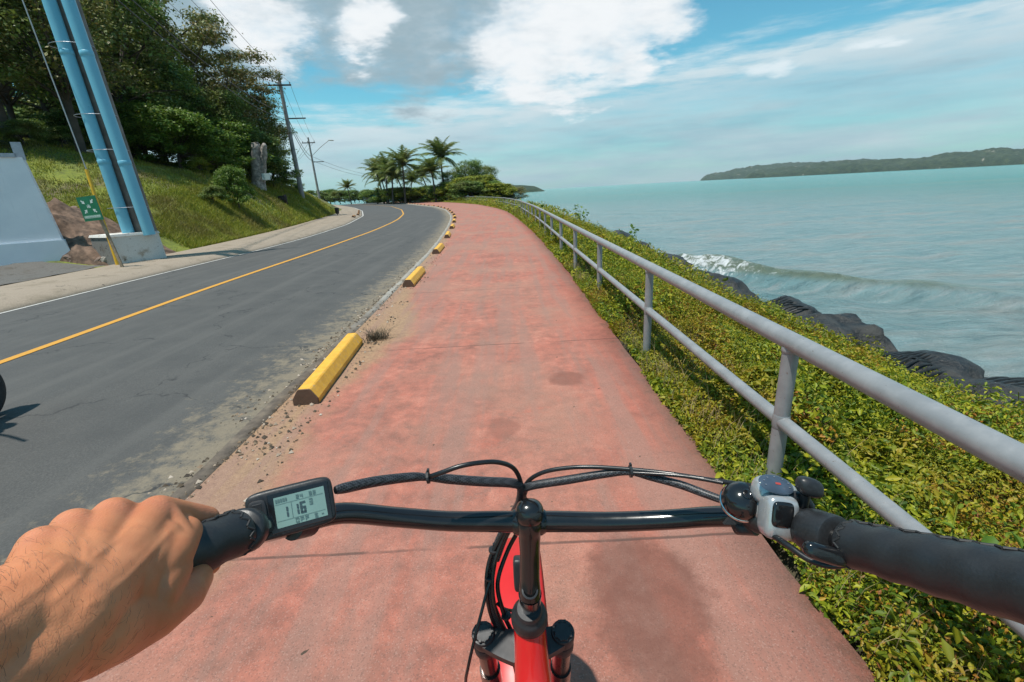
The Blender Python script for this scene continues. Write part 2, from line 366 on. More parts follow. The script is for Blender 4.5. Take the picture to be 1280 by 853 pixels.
# ground sheet
gy = np.concatenate([np.arange(-12, 30, .5), np.arange(30, 90, 1.0), np.arange(90, 200, 2.5), np.arange(200, 420, 12)])
rows = []
for y in gy:
    sb, lk, kk, pr, sh = float(SB(y)), float(LK(y)), float(K(y)), float(PR(y)), float(SHX(y))
    L = max(sh-pr, 2.0)
    xs = [sb-v for v in (420, 300, 220, 160, 120, 90, 75, 62, 52, 44, 38, 33, 29, 26, 23, 20.5, 18.5, 16.5, 15, 13.5, 12, 10.8, 9.6, 8.6, 7.6, 6.8, 6, 5.3, 4.6, 4, 3.5, 3, 2.6, 2.2, 1.8, 1.4, 1.0, .7, .4, .15, 0.0)]
    xs += [sb+.02, lk-.05, lk+.1, (lk+kk)/2, kk-.2, kk-.05, pr-.02, pr]
    xs += [pr+L*v for v in np.linspace(.03, 1.3, 30)]+[pr+L*1.8, pr+L*3, pr+L*8]
    rows.append([(xx, y) for xx in xs])
A = np.array(rows); Z = ground_z(A[..., 0], A[..., 1])
m, t = newmat('earth and grass'); p = pos(t); x_, y_, z_ = t.xyz(p)
ng = t.noise(p, .55, 7, .62); nf = t.noise(p, 7, 6, .65)
lawn = t.ramp(t.m('ADD', t.m('MULTIPLY', ng, .5), t.m('MULTIPLY', nf, .5)), [(0.30, (0.075, 0.065, 0.028)), (0.42, (0.10, 0.12, 0.02)), (0.5, (0.15, 0.18, 0.02)), (0.66, (0.24, 0.24, 0.025))])
dirt = t.ramp(nf, [(.3, (.06, .042, .03)), (.7, (.16, .11, .075))])
bare = t.ss(t.noise(p, .33, 6, .6), .52, .62)
lw = t.mix(t.m('MULTIPLY', bare, .75), lawn, dirt)
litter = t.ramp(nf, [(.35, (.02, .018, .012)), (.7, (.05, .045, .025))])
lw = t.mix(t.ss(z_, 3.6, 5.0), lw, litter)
soil = t.ramp(nf, [(.3, (.028, .024, .014)), (.7, (.085, .075, .04))])
lw = t.mix(t.ss(x_, -4.0, -2.0), lw, soil)
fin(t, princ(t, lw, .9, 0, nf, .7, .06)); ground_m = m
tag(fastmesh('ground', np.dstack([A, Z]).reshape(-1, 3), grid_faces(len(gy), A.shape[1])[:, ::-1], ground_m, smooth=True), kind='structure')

def strip(name, fa, fb_, ys, zf, mat, nx=2, thick=0):
    us = np.linspace(0, 1, nx); V = []
    for y in ys:
        a, b = float(fa(y)), float(fb_(y))
        for u in us: xx = a+(b-a)*u; V.append((xx, y, zf(xx, y, u)))
    return fastmesh(name, V, grid_faces(len(ys), nx)[:, ::-1], mat, smooth=True)
Ys = np.concatenate([np.arange(-12, 60, .5), np.arange(60, 140.1, 1)])
# --- road
m, t = newmat('asphalt'); p = pos(t); x_, y_, z_ = t.xyz(p)
fine = t.noise(p, 90, 4, .7); mid_ = t.noise(p, 2.2, 6, .6); st = t.noise(t.comb(t.m('MULTIPLY', x_, 2.6), t.m('MULTIPLY', y_, .12), 0), 1.3, 5, .55)
c = t.ramp(fine, [(.25, (.044, .043, .041)), (.5, (.072, .070, .066)), (.75, (.115, .110, .102))])
c = t.mix(t.ss(mid_, .35, .7, 0, .5), c, (.048, .048, .047))
c = t.mix(t.ss(st, .45, .68, 0, .45), c, (.105, .100, .092))
kd = t.n('ShaderNodeAttribute', attribute_name='edge').outputs['Fac']      # metres from the right gutter
sandn = t.noise(p, 8, 9, .75)
sd = t.ss(t.m('ADD', kd, t.m('MULTIPLY', t.m('SUBTRACT', sandn, .5), 2.4)), .62, .05)
c = t.mix(t.m('MULTIPLY', sd, .75), c, t.mix(t.noise(p, 60, 3), (.16, .13, .09), (.30, .24, .16)))
spots = t.ss(t.noise(p, 30, 3, .6), .66, .70); c = t.mix(t.m('MULTIPLY', spots, t.ss(kd, 1.0, .05)), c, (.035, .028, .02))
ck = t.n('ShaderNodeTexVoronoi', {'Vector': t.v('ADD', p, t.scl(t.noise(p, 3, 4, out='Color'), .7)), 'Scale': .45}, feature='DISTANCE_TO_EDGE').outputs['Distance']
c = t.mix(t.m('MULTIPLY', t.ss(ck, .010, .0), t.ss(mid_, .40, .55)), c, (.03, .03, .03))
fin(t, princ(t, c, .82, 0, fine, .5, .006)); asphalt = m
V = []; ED = []
nx = 14
for y in Ys:
    a, b = float(LK(y))+.0, float(K(y))-.14
    for u in np.linspace(0, 1, nx)**.75:
        xx = a+(b-a)*u; V.append((xx, y, -.085+.10*math.sin(math.pi*u))); ED.append(b-xx)
tag(fastmesh('road', V, grid_faces(len(Ys), nx)[:, ::-1], asphalt, smooth=True, attrs={'edge': ED}), kind='structure')
def road_z(x, y):
    a, b = float(LK(y)), float(K(y))-.14; u = (x-a)/(b-a); uu = np.linspace(0, 1, nx)**.75
    return float(np.interp(u, uu, [-.085+.10*math.sin(math.pi*k) for k in uu]))
def linemark(name, f, wd, mat, ys):
    V = []
    for y in ys:
        for s_ in (-wd/2, wd/2): xx = float(f(y))+s_; V.append((xx, y, road_z(xx, y)+.006))
    o = fastmesh(name, V, grid_faces(len(ys), 2)[:, ::-1], mat); return tag(o, kind='structure')
def paint(name, col, under, lo=.62):
    m, t = newmat(name); p = pos(t)
    wn = t.m('MAXIMUM', t.ss(t.noise(p, 3.5, 8, .75), lo, lo+.08), t.ss(t.noise(p, 70, 3, .7), .62, .70))
    c = t.mix(t.noise(p, 20, 5), tuple(v*.85 for v in col), col); c = t.mix(t.m('MULTIPLY', wn, .8), c, under)
    fin(t, princ(t, c, .7, 0, t.noise(p, 90, 4), .4, .004)); return m
yel_m = paint('yellow road paint', (.62, .30, .035), (.2, .14, .07))
whi_m = paint('worn white road paint', (.50, .48, .45), (.13, .13, .12), .55)
linemark('yellow_road_line', YL, .12, yel_m, Ys)
linemark('white_edge_line', lambda y: LK(y)+.10, .11, whi_m, Ys)
# --- concrete materials
def concrete(name, a, b, stain, sc=1.0, grow=None):
    m, t = newmat(name); p = pos(t); f = t.noise(p, 45*sc, 5, .7); g_ = t.noise(p, 1.3*sc, 7, .65)
    c = t.mix(t.ss(f, .3, .7), a, b); c = t.mix(t.ss(g_, .5, .68, 0, .8), c, stain)
    c = t.mix(t.ss(t.noise(p, 4*sc, 7, .7), .60, .66), c, tuple(v*.4 for v in stain))
    if grow:                                                    # mud and asphalt smeared over the near stretch
        yy_ = t.xyz(p)[1]; g2 = t.ss(t.m('ADD', yy_, t.m('MULTIPLY', t.noise(p, 1.2, 6, .7), 5.0)), 10.5, 7.0)
        c = t.mix(t.m('MULTIPLY', g2, .93), c, t.ramp(t.noise(p, 7, 7, .7), [(.3, (.035, .024, .018)), (.5, (.10, .075, .055)), (.7, (.19, .145, .10))]))
    fin(t, princ(t, c, .85, 0, f, .5, .006)); return m
walk_m = concrete('pavement concrete', (.24, .19, .14), (.34, .275, .21), (.20, .16, .11))
kerb_m = concrete('kerb concrete', (.20, .18, .15), (.40, .38, .34), (.16, .12, .08), 2, grow=True)
# --- kerb on the right, real step
V = []
for y in Ys:
    k = float(K(y)); wob = .012*math.sin(y*3.1)+.02*(float(fb(k, y, 1.9, 9))-.5)
    V += [(k-.145+wob, y, -.13), (k-.14+wob, y, -.02), (k-.12+wob, y, -.002), (k+.0, y, .002), (k+.004, y, -.1)]
tag(fastmesh('kerb', V, grid_faces(len(Ys), 5)[:, ::-1], kerb_m), kind='structure')
# --- path
m, t = newmat('red worn concrete'); p = pos(t); x_, y_, z_ = t.xyz(p)
fine = t.noise(p, 120, 5, .85); mid_ = t.noise(p, 1.7, 10, .70); bl = t.noise(p, .5, 5, .6); m2 = t.noise(p, 9, 6, .65)
c = t.ramp(t.m('ADD', t.m('MULTIPLY', mid_, .5), t.m('MULTIPLY', m2, .5)), [(.32, (.17, .070, .050)), (.45, (.30, .112, .078)), (.54, (.41, .140, .095)), (.66, (.53, .215, .15))])
c = t.mix(t.ss(bl, .42, .62, 0, .6), c, (.34, .185, .13)); c = t.mix(t.ss(t.noise(p, 2.6, 8, .75), .55, .68, 0, .45), c, (.48, .125, .078)); c = t.mix(t.ss(t.noise(t.v('ADD', p, (7, 3, 0)), 3.6, 8, .75), .57, .66, 0, .6), c, (.20, .105, .08))
c = t.mix(t.ss(fine, .56, .68, 0, .55), c, (.14, .08, .065)); c = t.mix(t.ss(fine, .43, .30, 0, .35), c, (.55, .32, .25))
kd = t.n('ShaderNodeAttribute', attribute_name='left').outputs['Fac']; rd = t.n('ShaderNodeAttribute', attribute_name='right').outputs['Fac']
wr = t.m('MULTIPLY', t.m('SUBTRACT', t.noise(p, 1.4, 7, .65), .5), 1.3)
# sand blown over the left edge, thickest by the first wheel stop
def gau(cx, cy, sx, sy):
    a = t.m('POWER', t.m('DIVIDE', t.m('SUBTRACT', x_, cx), sx), 2.0); b = t.m('POWER', t.m('DIVIDE', t.m('SUBTRACT', y_, cy), sy), 2.0)
    return t.m('EXPONENT', t.m('MULTIPLY', t.m('ADD', a, b), -1.0))
reach = t.m('ADD', .22, t.m('ADD', t.m('MULTIPLY', gau(-1.5, 5.4, 1.0, 1.5), .50), t.m('MULTIPLY', gau(-1.6, 2.1, 1.0, .9), .28)))
sand = t.ss(t.m('SUBTRACT', t.m('ADD', kd, t.m('MULTIPLY', wr, .55)), reach), .14, -.16)
sc_ = t.ramp(t.noise(p, 26, 6, .7), [(.3, (.20, .125, .07)), (.6, (.36, .235, .13)), (.8, (.44, .30, .18))])
c = t.mix(t.m('MULTIPLY', sand, .88), c, sc_)
# damp and dirty marks
dm = t.m('MAXIMUM', t.ss(t.m('ADD', gau(.46, 1.38, .25, .40), t.m('MULTIPLY', t.m('ADD', t.m('MULTIPLY', wr, .7), t.m('MULTIPLY', t.m('SUBTRACT', t.noise(p, 7, 8, .75), .5), 1.0)), .8)), .28, .60), t.m('MULTIPLY', t.ss(t.m('ADD', gau(.45, 3.55, .30, .25), wr), .62, .85), .8))
dm = t.m('MAXIMUM', dm, t.m('MULTIPLY', t.ss(t.m('ADD', gau(-.1, 2.8, .22, .3), wr), .72, .9), .55))
en = t.noise(p, 6, 8, .72); ed = t.ss(t.m('ADD', rd, t.m('MULTIPLY', t.m('SUBTRACT', en, .5), 1.1)), .06, -.06); c = t.mix(t.m('MULTIPLY', ed, .75), c, (.13, .085, .055))
red2 = t.ss(t.m('ADD', rd, t.m('MULTIPLY', wr, 1.6)), .75, .35); c = t.mix(t.m('MULTIPLY', red2, .3), c, (.40, .105, .07))
# tyre-worn streak and rain streaks lengthwise
stv = t.noise(t.comb(t.m('MULTIPLY', x_, 4.0), t.m('MULTIPLY', y_, .25), 1.0), 1.2, 6, .6)
c = t.mix(t.ss(stv, .44, .62, 0, .6), c, (.27, .155, .12)); gr = t.n('ShaderNodeTexVoronoi', {'Vector': p, 'Scale': 230.0}).outputs['Color']; grv = t.xyz(gr)[0]; c = t.mix(t.ss(grv, .86, .90, 0, .40), c, (.12, .07, .055)); c = t.mix(t.ss(grv, .09, .06, 0, .22), c, (.52, .34, .28))
c = t.mix(t.m('MULTIPLY', dm, t.ss(m2, .25, .7, .45, .85)), c, (.145, .052, .034))
sp = t.ss(t.noise(p, 16, 2, .5), .745, .76); c = t.mix(sp, c, (.07, .045, .03))
# saw cuts every 2.25 m
jy = t.m('PINGPONG', t.m('ADD', t.m('SUBTRACT', y_, 1.71), t.m('MULTIPLY', t.noise(p, 2.5, 3), .03)), 1.43)
jl = t.m('MULTIPLY', t.ss(jy, .011, .003), t.ss(t.noise(p, 2.7, 3), .32, .5)); c = t.mix(t.m('MULTIPLY', jl, .75), c, (.08, .045, .035))
hgt = t.m('SUBTRACT', t.m('ADD', fine, t.m('MULTIPLY', m2, .6)), t.m('MULTIPLY', jl, 2.0))
fin(t, princ(t, c, t.m('SUBTRACT', t.ss(fine, .2, .8, .78, .92), t.m('MULTIPLY', dm, .1)), 0, hgt, .55, .006)); path_m = m
V = []; Lf = []; Rt = []; nx2 = 10
Yp = np.concatenate([np.arange(-12, 60, .25), np.arange(60, 140.1, 1)])
for y in Yp:
    a, b = float(K(y)), float(PR(y))+.05*float(fb(3, y, 2.3, 4))+.035*float(fb(3, y, 9, 4))-.02
    for u in np.linspace(0, 1, nx2):
        xx = a+(b-a)*u; V.append((xx, y, 0.0 if u > .001 else -.001)); Lf.append(xx-a); Rt.append(b-xx)
    V.append((b+.01, y, -.12)); Lf.append(b-a); Rt.append(0)
tag(fastmesh('path', V, grid_faces(len(Yp), nx2+1)[:, ::-1], path_m, smooth=False, attrs={'left': Lf, 'right': Rt}), kind='structure')
# --- left pavement with kerb
V = []
for y in Ys:
    a, b = float(SB(y)), float(LK(y))
    V += [(a-.25, y, -.05), (a-.02, y, .06), (a+.3, y, .065), ((a+b)/2, y, .062), (b-.30, y, .05), (b-.10, y, -.02), (b, y, -.07), (b+.01, y, -.15)]
tag(fastmesh('pavement', V, grid_faces(len(Ys), 8)[:, ::-1], walk_m), kind='structure')
# gravel apron by the wall
grav_m = concrete('dark gravel', (.06, .055, .05), (.16, .15, .135), (.07, .055, .04), 1.6)
Vg = []; ysg = np.arange(-12, 13.6, .4)
for y in ysg:
    b = float(SB(y))-.02
    for k in range(6):
        xx = b-2.6*k/5; Vg.append((xx, y, float(ground_z(xx, y))*(1 if k else 0)+.072-.004*k+.01*math.sin(y*5+k*2)))
tag(fastmesh('gravel_shoulder', Vg, grid_faces(len(ysg), 6), grav_m, smooth=True), kind='structure')

# ------------------------------------------------------------------ sea
xs = np.concatenate([np.arange(-2, 34, .3), np.geomspace(34, 6000, 64)]); xs = np.concatenate([-np.geomspace(5000, 3, 46), xs])
ysv = np.concatenate([-np.geomspace(600, 6, 12), np.arange(-5, 60, .3), np.geomspace(60, 6000, 80)])
X, Y = np.meshgrid(xs, ysv, indexing='ij')
fade = np.exp(-np.hypot(X-7, Y-8)/70)
Zs = np.full_like(X, SEA)+(.05*np.sin(X*.9+Y*.55+1.3*np.sin(Y*.23))+.035*np.sin(X*2.1-Y*.9+np.sin(X*.7))+.07*(fb(X, Y, .8, 21)-.5)+.05*(fb(X, Y, 2.0, 22)-.5))*fade
# one breaking wave: crest through these points, coming in to the rocks
cr = np.array([(7.3, 19.0), (7.9, 16.6), (9.1, 14.6), (12.7, 11.3), (17, 8.6), (24, 5.5)])
best = np.full(X.shape, 1e9); par = np.zeros(X.shape); side = np.zeros(X.shape)
for i in range(len(cr)-1):
    a = cr[i]; b = cr[i+1]; ab = b-a; tt = np.clip(((X-a[0])*ab[0]+(Y-a[1])*ab[1])/(ab@ab), 0, 1)
    ddx = X-(a[0]+ab[0]*tt); ddy = Y-(a[1]+ab[1]*tt); dd = np.hypot(ddx, ddy); sg = np.sign(ddx*ab[1]-ddy*ab[0])
    u_ = dd < best; best = np.where(u_, dd, best); par = np.where(u_, i+tt, par); side = np.where(u_, sg, side)
front = side > 0                                             # side towards the camera
amp = np.interp(par, [0, .5, 1.5, 2.5, 3.5, 5], [.50, .62, .50, .36, .20, .06])*(.75+.5*fb(X, Y, .5, 24))
Zs += amp*np.where(front, np.exp(-(best/.42)**2)-.25*np.exp(-((best-1.0)/.6)**2), np.exp(-(best/1.5)**2))
sd_ = X-SHX(Y)                                               # metres out from the shoreline
wash = np.exp(-np.clip(sd_, 0, 9)/1.0)*(Y < 70)
crest = np.exp(-(best/.35)**2)*np.interp(par, [0, 1.2, 2.2, 5], [1.7, 1.0, .12, 0])+np.exp(-(best/1.6)**2)*front*np.interp(par, [0, 1.5, 2.5, 5], [1.0, .6, .34, .1])
foam = np.clip(wash*.9+crest*.62, 0, .95)
foam += .34*np.exp(-((Y-22-(X-9)*.4)/3.0)**2)*np.exp(-((X-12)/6)**2)
m, t = newmat('sea water'); p = pos(t); x_, y_, z_ = t.xyz(p)
dist = t.v('LENGTH', p, out=1)
lp = t.comb(t.m('MULTIPLY', x_, .55), y_, 0)
band = t.noise(t.comb(t.m('MULTIPLY', x_, .010), t.m('MULTIPLY', y_, .05), 0), 1.0, 6, .6)
nearn = t.noise(t.comb(t.m('MULTIPLY', x_, .18), t.m('MULTIPLY', y_, .5), 0), 1.0, 6, .62)
cnear = t.ramp(nearn, [(.30, (.13, .25, .265)), (.5, (.21, .31, .315)), (.68, (.30, .30, .275))])
ripp = t.noise(t.comb(t.m('MULTIPLY', x_, .5), t.m('MULTIPLY', y_, 2.0), 0), 1.4, 8, .7); cnear = t.mix(t.ss(ripp, .50, .66, 0, .6), cnear, (.34, .37, .37)); cnear = t.mix(t.ss(ripp, .48, .34, 0, .5), cnear, (.085, .16, .18))  # ripple highlights and shaded troughs are painted into the near water colour
cfar = t.ramp(band, [(.35, (.075, .30, .285)), (.55, (.12, .31, .285)), (.7, (.19, .29, .25))])
c = t.mix(t.ss(dist, 35, 160), cnear, cfar)
c = t.mix(t.m('MULTIPLY', t.ss(z_, SEA+.14, SEA+.36), .8), c, (.14, .165, .10))
r1 = t.noise(t.comb(t.m('MULTIPLY', x_, 1.0), t.m('MULTIPLY', y_, 1.7), z_), 1.6, 9, .68, dist=.4); r2 = t.noise(lp, 6.5, 6, .62)
r3 = t.noise(lp, .25, 4, .5)
hh = t.m('ADD', t.m('MULTIPLY', r1, t.ss(dist, 0, 150, 1.0, 4.0)), t.m('ADD', t.m('MULTIPLY', r2, .35), t.m('MULTIPLY', r3, t.ss(dist, 30, 300, 0, 8))))
fo = t.n('ShaderNodeAttribute', attribute_name='foam').outputs['Fac']
fn = t.noise(p, 3.2, 8, .72, dist=.8)
fm = t.ss(t.m('ADD', t.m('MULTIPLY', fo, .5), t.m('MULTIPLY', fn, 1.25)), 1.02, 1.22)
caps = t.m('MULTIPLY', t.ss(t.noise(t.comb(t.m('MULTIPLY', x_, 1.3), t.m('MULTIPLY', y_, 3.6), 0), 2.2, 8, .78), .62, .70), .6)  # whitecaps together with glints of light, painted into the water colour
c = t.mix(t.m('MAXIMUM', fm, caps), c, (.72, .75, .76))
wb = princ(t, c, t.m('ADD', .16, t.m('MULTIPLY', fm, .5)), 0, hh, 1.0, .30, IOR=1.33)
fin(t, wb); water_m = m
tag(fastmesh('sea', np.stack([X, Y, Zs], -1).reshape(-1, 3), grid_faces(len(xs), len(ysv)), water_m, smooth=True, attrs={'foam': foam.ravel()}), kind='structure')

# ------------------------------------------------------------------ far land
m, t = newmat('far forest'); p = pos(t); n_ = t.noise(p, .05, 6, .7)
c = t.ramp(n_, [(.3, (.012, .028, .018)), (.5, (.026, .048, .024)), (.72, (.06, .08, .035))])
c = t.mix(t.ss(t.noise(p, .03, 3, .6), .66, .68), c, (.22, .20, .16))
fin(t, princ(t, c, .9, 0, n_, .8, 8)); far_m = m
def island(name, pts, depth, seed, bump, label):
    """pts: (x, y, height) along the shore; the land runs back from it"""
    P = np.array(pts, float); L = np.concatenate([[0], np.cumsum(np.hypot(np.diff(P[:, 0]), np.diff(P[:, 1])))])
    n = max(60, int(L[-1]/6)); s_ = np.linspace(0, L[-1], n); nb = 26
    px_, py_, hh_ = (np.interp(s_, L, P[:, i]) for i in range(3))
    v = np.linspace(0, 1, nb)**1.3
    dirx = px_/np.hypot(px_, py_); diry = py_/np.hypot(px_, py_)
    XX = px_[:, None]+dirx[:, None]*depth*v; YY = py_[:, None]+diry[:, None]*depth*v
    prof = np.interp(v, [0, .02, .06, .35, .7, 1], [0, .28, .45, 1, .8, 0])
    cr_ = (fb(XX, YY, 1/16., seed)*.55+fb(XX, YY, 1/7., seed+1)*.3+fb(XX, YY, 1/60., seed+2)*.9)
    ZZ = SEA-2+(hh_[:, None]+2)*prof*(1-.35*fb(XX, YY, 1/220., seed+3))+bump*cr_*np.minimum(prof*3, 1)*np.minimum(hh_[:, None]/12., 1)
    ZZ[:, 0] = SEA-3; ZZ[:, -1] = SEA-3
    tag(fastmesh(name, np.stack([XX, YY, ZZ], -1).reshape(-1, 3), grid_faces(n, nb), far_m, smooth=False), label, kind='structure')
def shore_pt(px, Y, h): r_ = ray(px, 220); return (r_.x/r_.y*Y, Y, h)
island('far_island', [shore_pt(876, 3600, 3), shore_pt(900, 3500, 40), shore_pt(935, 3400, 70), shore_pt(985, 3300, 84), shore_pt(1040, 3200, 89), shore_pt(1110, 3100, 54), shore_pt(1180, 3000, 40), shore_pt(1240, 2900, 3)], 700, 31, 22, 'hazy wooded island furthest out on the sea horizon')
island('island', [shore_pt(930, 2300, 3), shore_pt(950, 2260, 22), shore_pt(1010, 2150, 35), shore_pt(1070, 2050, 40), shore_pt(1130, 1950, 32), shore_pt(1190, 1850, 54), shore_pt(1260, 1750, 46), shore_pt(1360, 1600, 46), shore_pt(1500, 1400, 34), shore_pt(1640, 1250, 26), shore_pt(1800, 1120, 3)], 420, 41, 16, 'long low wooded island across the water')
island('headland', [shore_pt(560, 640, 6), shore_pt(610, 620, 10), shore_pt(650, 600, 8), shore_pt(668, 590, 6), shore_pt(681, 580, .5)], 130, 51, 4, 'dark wooded headland beyond the palms')
# ------------------------------------------------------------------ sea air
hm = bpy.data.materials.new('haze'); hm.use_nodes = True; ht_ = NT(hm.node_tree)
pv_ = ht_.n('ShaderNodeVolumePrincipled', {'Color': (.80, .90, .97, 1), 'Density': 6e-5, 'Anisotropy': .2}); ho_ = ht_.n('ShaderNodeOutputMaterial'); hm.node_tree.links.new(pv_.outputs[0], ho_.inputs['Volume'])
tag(MB().box((500, 2700, 70), (5900, 3700, 80)).build('haze', hm), kind='stuff')
# ------------------------------------------------------------------ railing (one welded thing)
rail = tag(empty('railing', (1.25, 2, 0)), 'long grey tubular railing between the red path and the sea', 'railing')
RH = .78
ysr = [-9, -6.9, -4.8, -2.6, -.35, 2.0, 4.18, 6.5, 8.85]
while ysr[-1] < 138: ysr.append(ysr[-1]+2.32*max(.55, math.cos(math.atan((RL(ysr[-1]+1)-RL(ysr[-1]-1))/2))))
yl = np.concatenate([np.arange(-9.3, 40, .9), np.arange(40, 138, 1.5)])
def gz(x, y): return float(ground_z(x, y))
MB().tube([(float(RL(y)), y, RH) for y in yl], .043, 20).build('top_rail', rail_m, rail, True)
MB().tube([(float(RL(y)), y, RH-.40) for y in yl], .033, 18).build('mid_rail', rail_m, rail, True)
for y in ysr:
    xx = float(RL(y)); mb = MB().tube([(xx, y, gz(xx, y)-.15), (xx, y, RH-.02)], .0355, 20)
    mb.lathe((xx, y, RH-.40-.036), (0, 0, 1), [(.0355, 0), (.0385, .008), (.0385, .064), (.0355, .072)], 20)
    mb.lathe((xx, y, RH-.052), (0, 0, 1), [(.0355, 0), (.0395, .006), (.0400, .016), (.0380, .030)], 20)
    mb.build('post', rail_m, rail, True)

# ------------------------------------------------------------------ wheel stops
m, t = newmat('yellow painted concrete'); p = objc(t); n_ = t.noise(p, 14, 7, .7); f_ = t.noise(p, 120, 4, .7)
c = t.mix(t.ss(n_, .35, .65), (.66, .33, .030), (.78, .42, .045)); wearm = t.m('MAXIMUM', t.ss(n_, .60, .66), t.m('MULTIPLY', t.ss(t.noise(p, 42, 6, .75), .57, .63), .8))
c = t.mix(t.m('MULTIPLY', wearm, .75), c, (.45, .30, .20))
ox, oy, oz = t.xyz(p); c = t.mix(t.m('MULTIPLY', t.ss(t.m('ADD', oz, t.m('MULTIPLY', n_, .04)), .045, .02), .6), c, (.22, .14, .07))
fin(t, princ(t, c, .62, 0, t.m('ADD', f_, n_), .5, .004)); ystop = m
m, t = newmat('brown concrete end'); p = objc(t); n_ = t.noise(p, 30, 6, .7)
fin(t, princ(t, t.mix(n_, (.075, .038, .022), (.17, .095, .06)), .8, 0, n_, .5, .004)); bstop = m
m, t = newmat('faded orange concrete'); p = objc(t); n_ = t.noise(p, 14, 6, .7)
fin(t, princ(t, t.mix(t.ss(n_, .4, .6), (.30, .12, .06), (.55, .30, .10)), .8, 0, n_, .5, .004)); rstop = m
def wheel_stop_mesh(mat, Ln, loc, rz, label, proto=None):
    prof = [(-.098, 0), (-.098, .045), (-.052, .118), (-.040, .126), (.040, .126), (.052, .118), (.098, .045), (.098, 0)]
    root = empty('wheel_stop', (0, 0, 0)); NY = 40; V = []
    for i in range(NY+1):
        y = -Ln/2+Ln*i/NY
        for (a, b) in prof:
            nz = mnoise.noise(Vector((a*9, y*4, b*9+Ln*3)))*.004; V.append((a+nz, y, b+nz*.8))
    F = [tuple(f) for f in grid_faces(NY+1, len(prof))]
    obj('block', V, F, mat, root)
    for s_ in (-1, 1):
        y = s_*Ln/2; e = MB()
        V = [(a, y, b) for a, b in prof]+[(a*.96, y+s_*.012, b*.965+.002) for a, b in prof]; n = len(prof)
        e.add(V, [(i, (i+1) % n, n+(i+1) % n, n+i) for i in range(n)]+[tuple(range(n, 2*n))]); e.build('end_face', bstop, root)
    root.location = loc; root.rotation_euler = (0, 0, rz)
    return root
nth = ['Nearest', 'Second', 'Third', 'Fourth', 'Fifth', 'Sixth', 'Seventh', 'Eighth', 'Ninth', 'Tenth', 'Eleventh', 'Twelfth', 'Thirteenth', 'Fourteenth', 'Fifteenth', 'Sixteenth', 'Seventeenth', 'Eighteenth', 'Nineteenth', 'Twentieth', 'Twenty-first', 'Twenty-second', 'Twenty-third', 'Twenty-fourth', 'Twenty-fifth']
yst = [4.07, 8.72, 13.2, 17.6, 22.0, 26.5, 31.0]
while yst[-1] < 108: yst.append(yst[-1]+4.6*.93)
pa = wheel_stop_mesh(ystop, 1.5, (0, 0, 0), 0, ''); pb = wheel_stop_mesh(rstop, 1.5, (0, 0, 0), 0, '')
useda = usedb = False
for i, y in enumerate(yst):
    src = pa if i < 7 else pb
    if i == 0 or i == 7: o_ = src
    else: o_ = copy_tree(src)
    slope = math.atan(float(K(y+.7)-K(y-.7))/1.4)
    o_.location = (float(K(y))+(.17 if i else .16), y, .002); o_.rotation_euler = (0, 0, -slope+(.05 if i == 0 else random.uniform(-.02, .03)))
    lab = ('long yellow concrete wheel stop with brown end, nearest to the bicycle' if i == 0 else
           f'{nth[i].lower()} wheel stop along the path from the bicycle, {"yellow" if i < 7 else "faded orange"}')
    tag(o_, lab, 'wheel stop', 'wheel stops along the kerb')
# opposite kerb, small stops round the bend
for i, y in enumerate([40, 44.5, 49, 53.5, 58]):
    o_ = copy_tree(pb); slope = math.atan(float(LK(y+.7)-LK(y-.7))/1.4)
    o_.location = (float(LK(y))-.3, y, .062); o_.rotation_euler = (0, 0, -slope)
    tag(o_, f'{nth[i].lower()} faded wheel stop on the pavement at the left side of the bend', 'wheel stop', 'wheel stops at the left of the bend')

# dry weed tuft by the first stop
def leafcloud(centers, size, tilt=1.0, aspect=.5, seed=1, nrm=None, nverts=4, jitter=.5, fold=.25):
    """one leaf per centre: pointed quads (or folded six-point leaves)"""
    r_ = np.random.default_rng(seed); n = len(centers); C_ = np.asarray(centers, float)
    N_ = r_.normal(size=(n, 3))*tilt
    if nrm is None: N_[:, 2] += 1.0
    else: N_ += nrm
    N_ /= np.linalg.norm(N_, axis=1)[:, None]+1e-9
    A_ = r_.normal(size=(n, 3)); A_ -= N_*(A_*N_).sum(1)[:, None]; A_ /= np.linalg.norm(A_, axis=1)[:, None]+1e-9
    B_ = np.cross(N_, A_); s_ = (np.asarray(size)*np.ones(n))*(1+jitter*(r_.random(n)-.5)*2)
    a = A_*s_[:, None]*.5; b = B_*s_[:, None]*.5*aspect; nn = N_*s_[:, None]*fold*.5
    if nverts == 4:
        V = np.stack([C_-a, C_+b-nn*.0-a*.1, C_+a, C_-b-a*.1], 1).reshape(-1, 3)
        F = np.arange(n*4).reshape(-1, 4)
    else:
        V = np.stack([C_-a-nn*.4, C_-a*.15+b+nn, C_+a*.5+b*.7+nn*.6, C_+a-nn*.8, C_+a*.5-b*.7+nn*.6, C_-a*.15-b+nn, ], 1).reshape(-1, 3)
        i = np.arange(n)[:, None]*6
        F = np.concatenate([i+[0, 1, 2, 3], i+[0, 3, 4, 5]], 0)
    return V, F
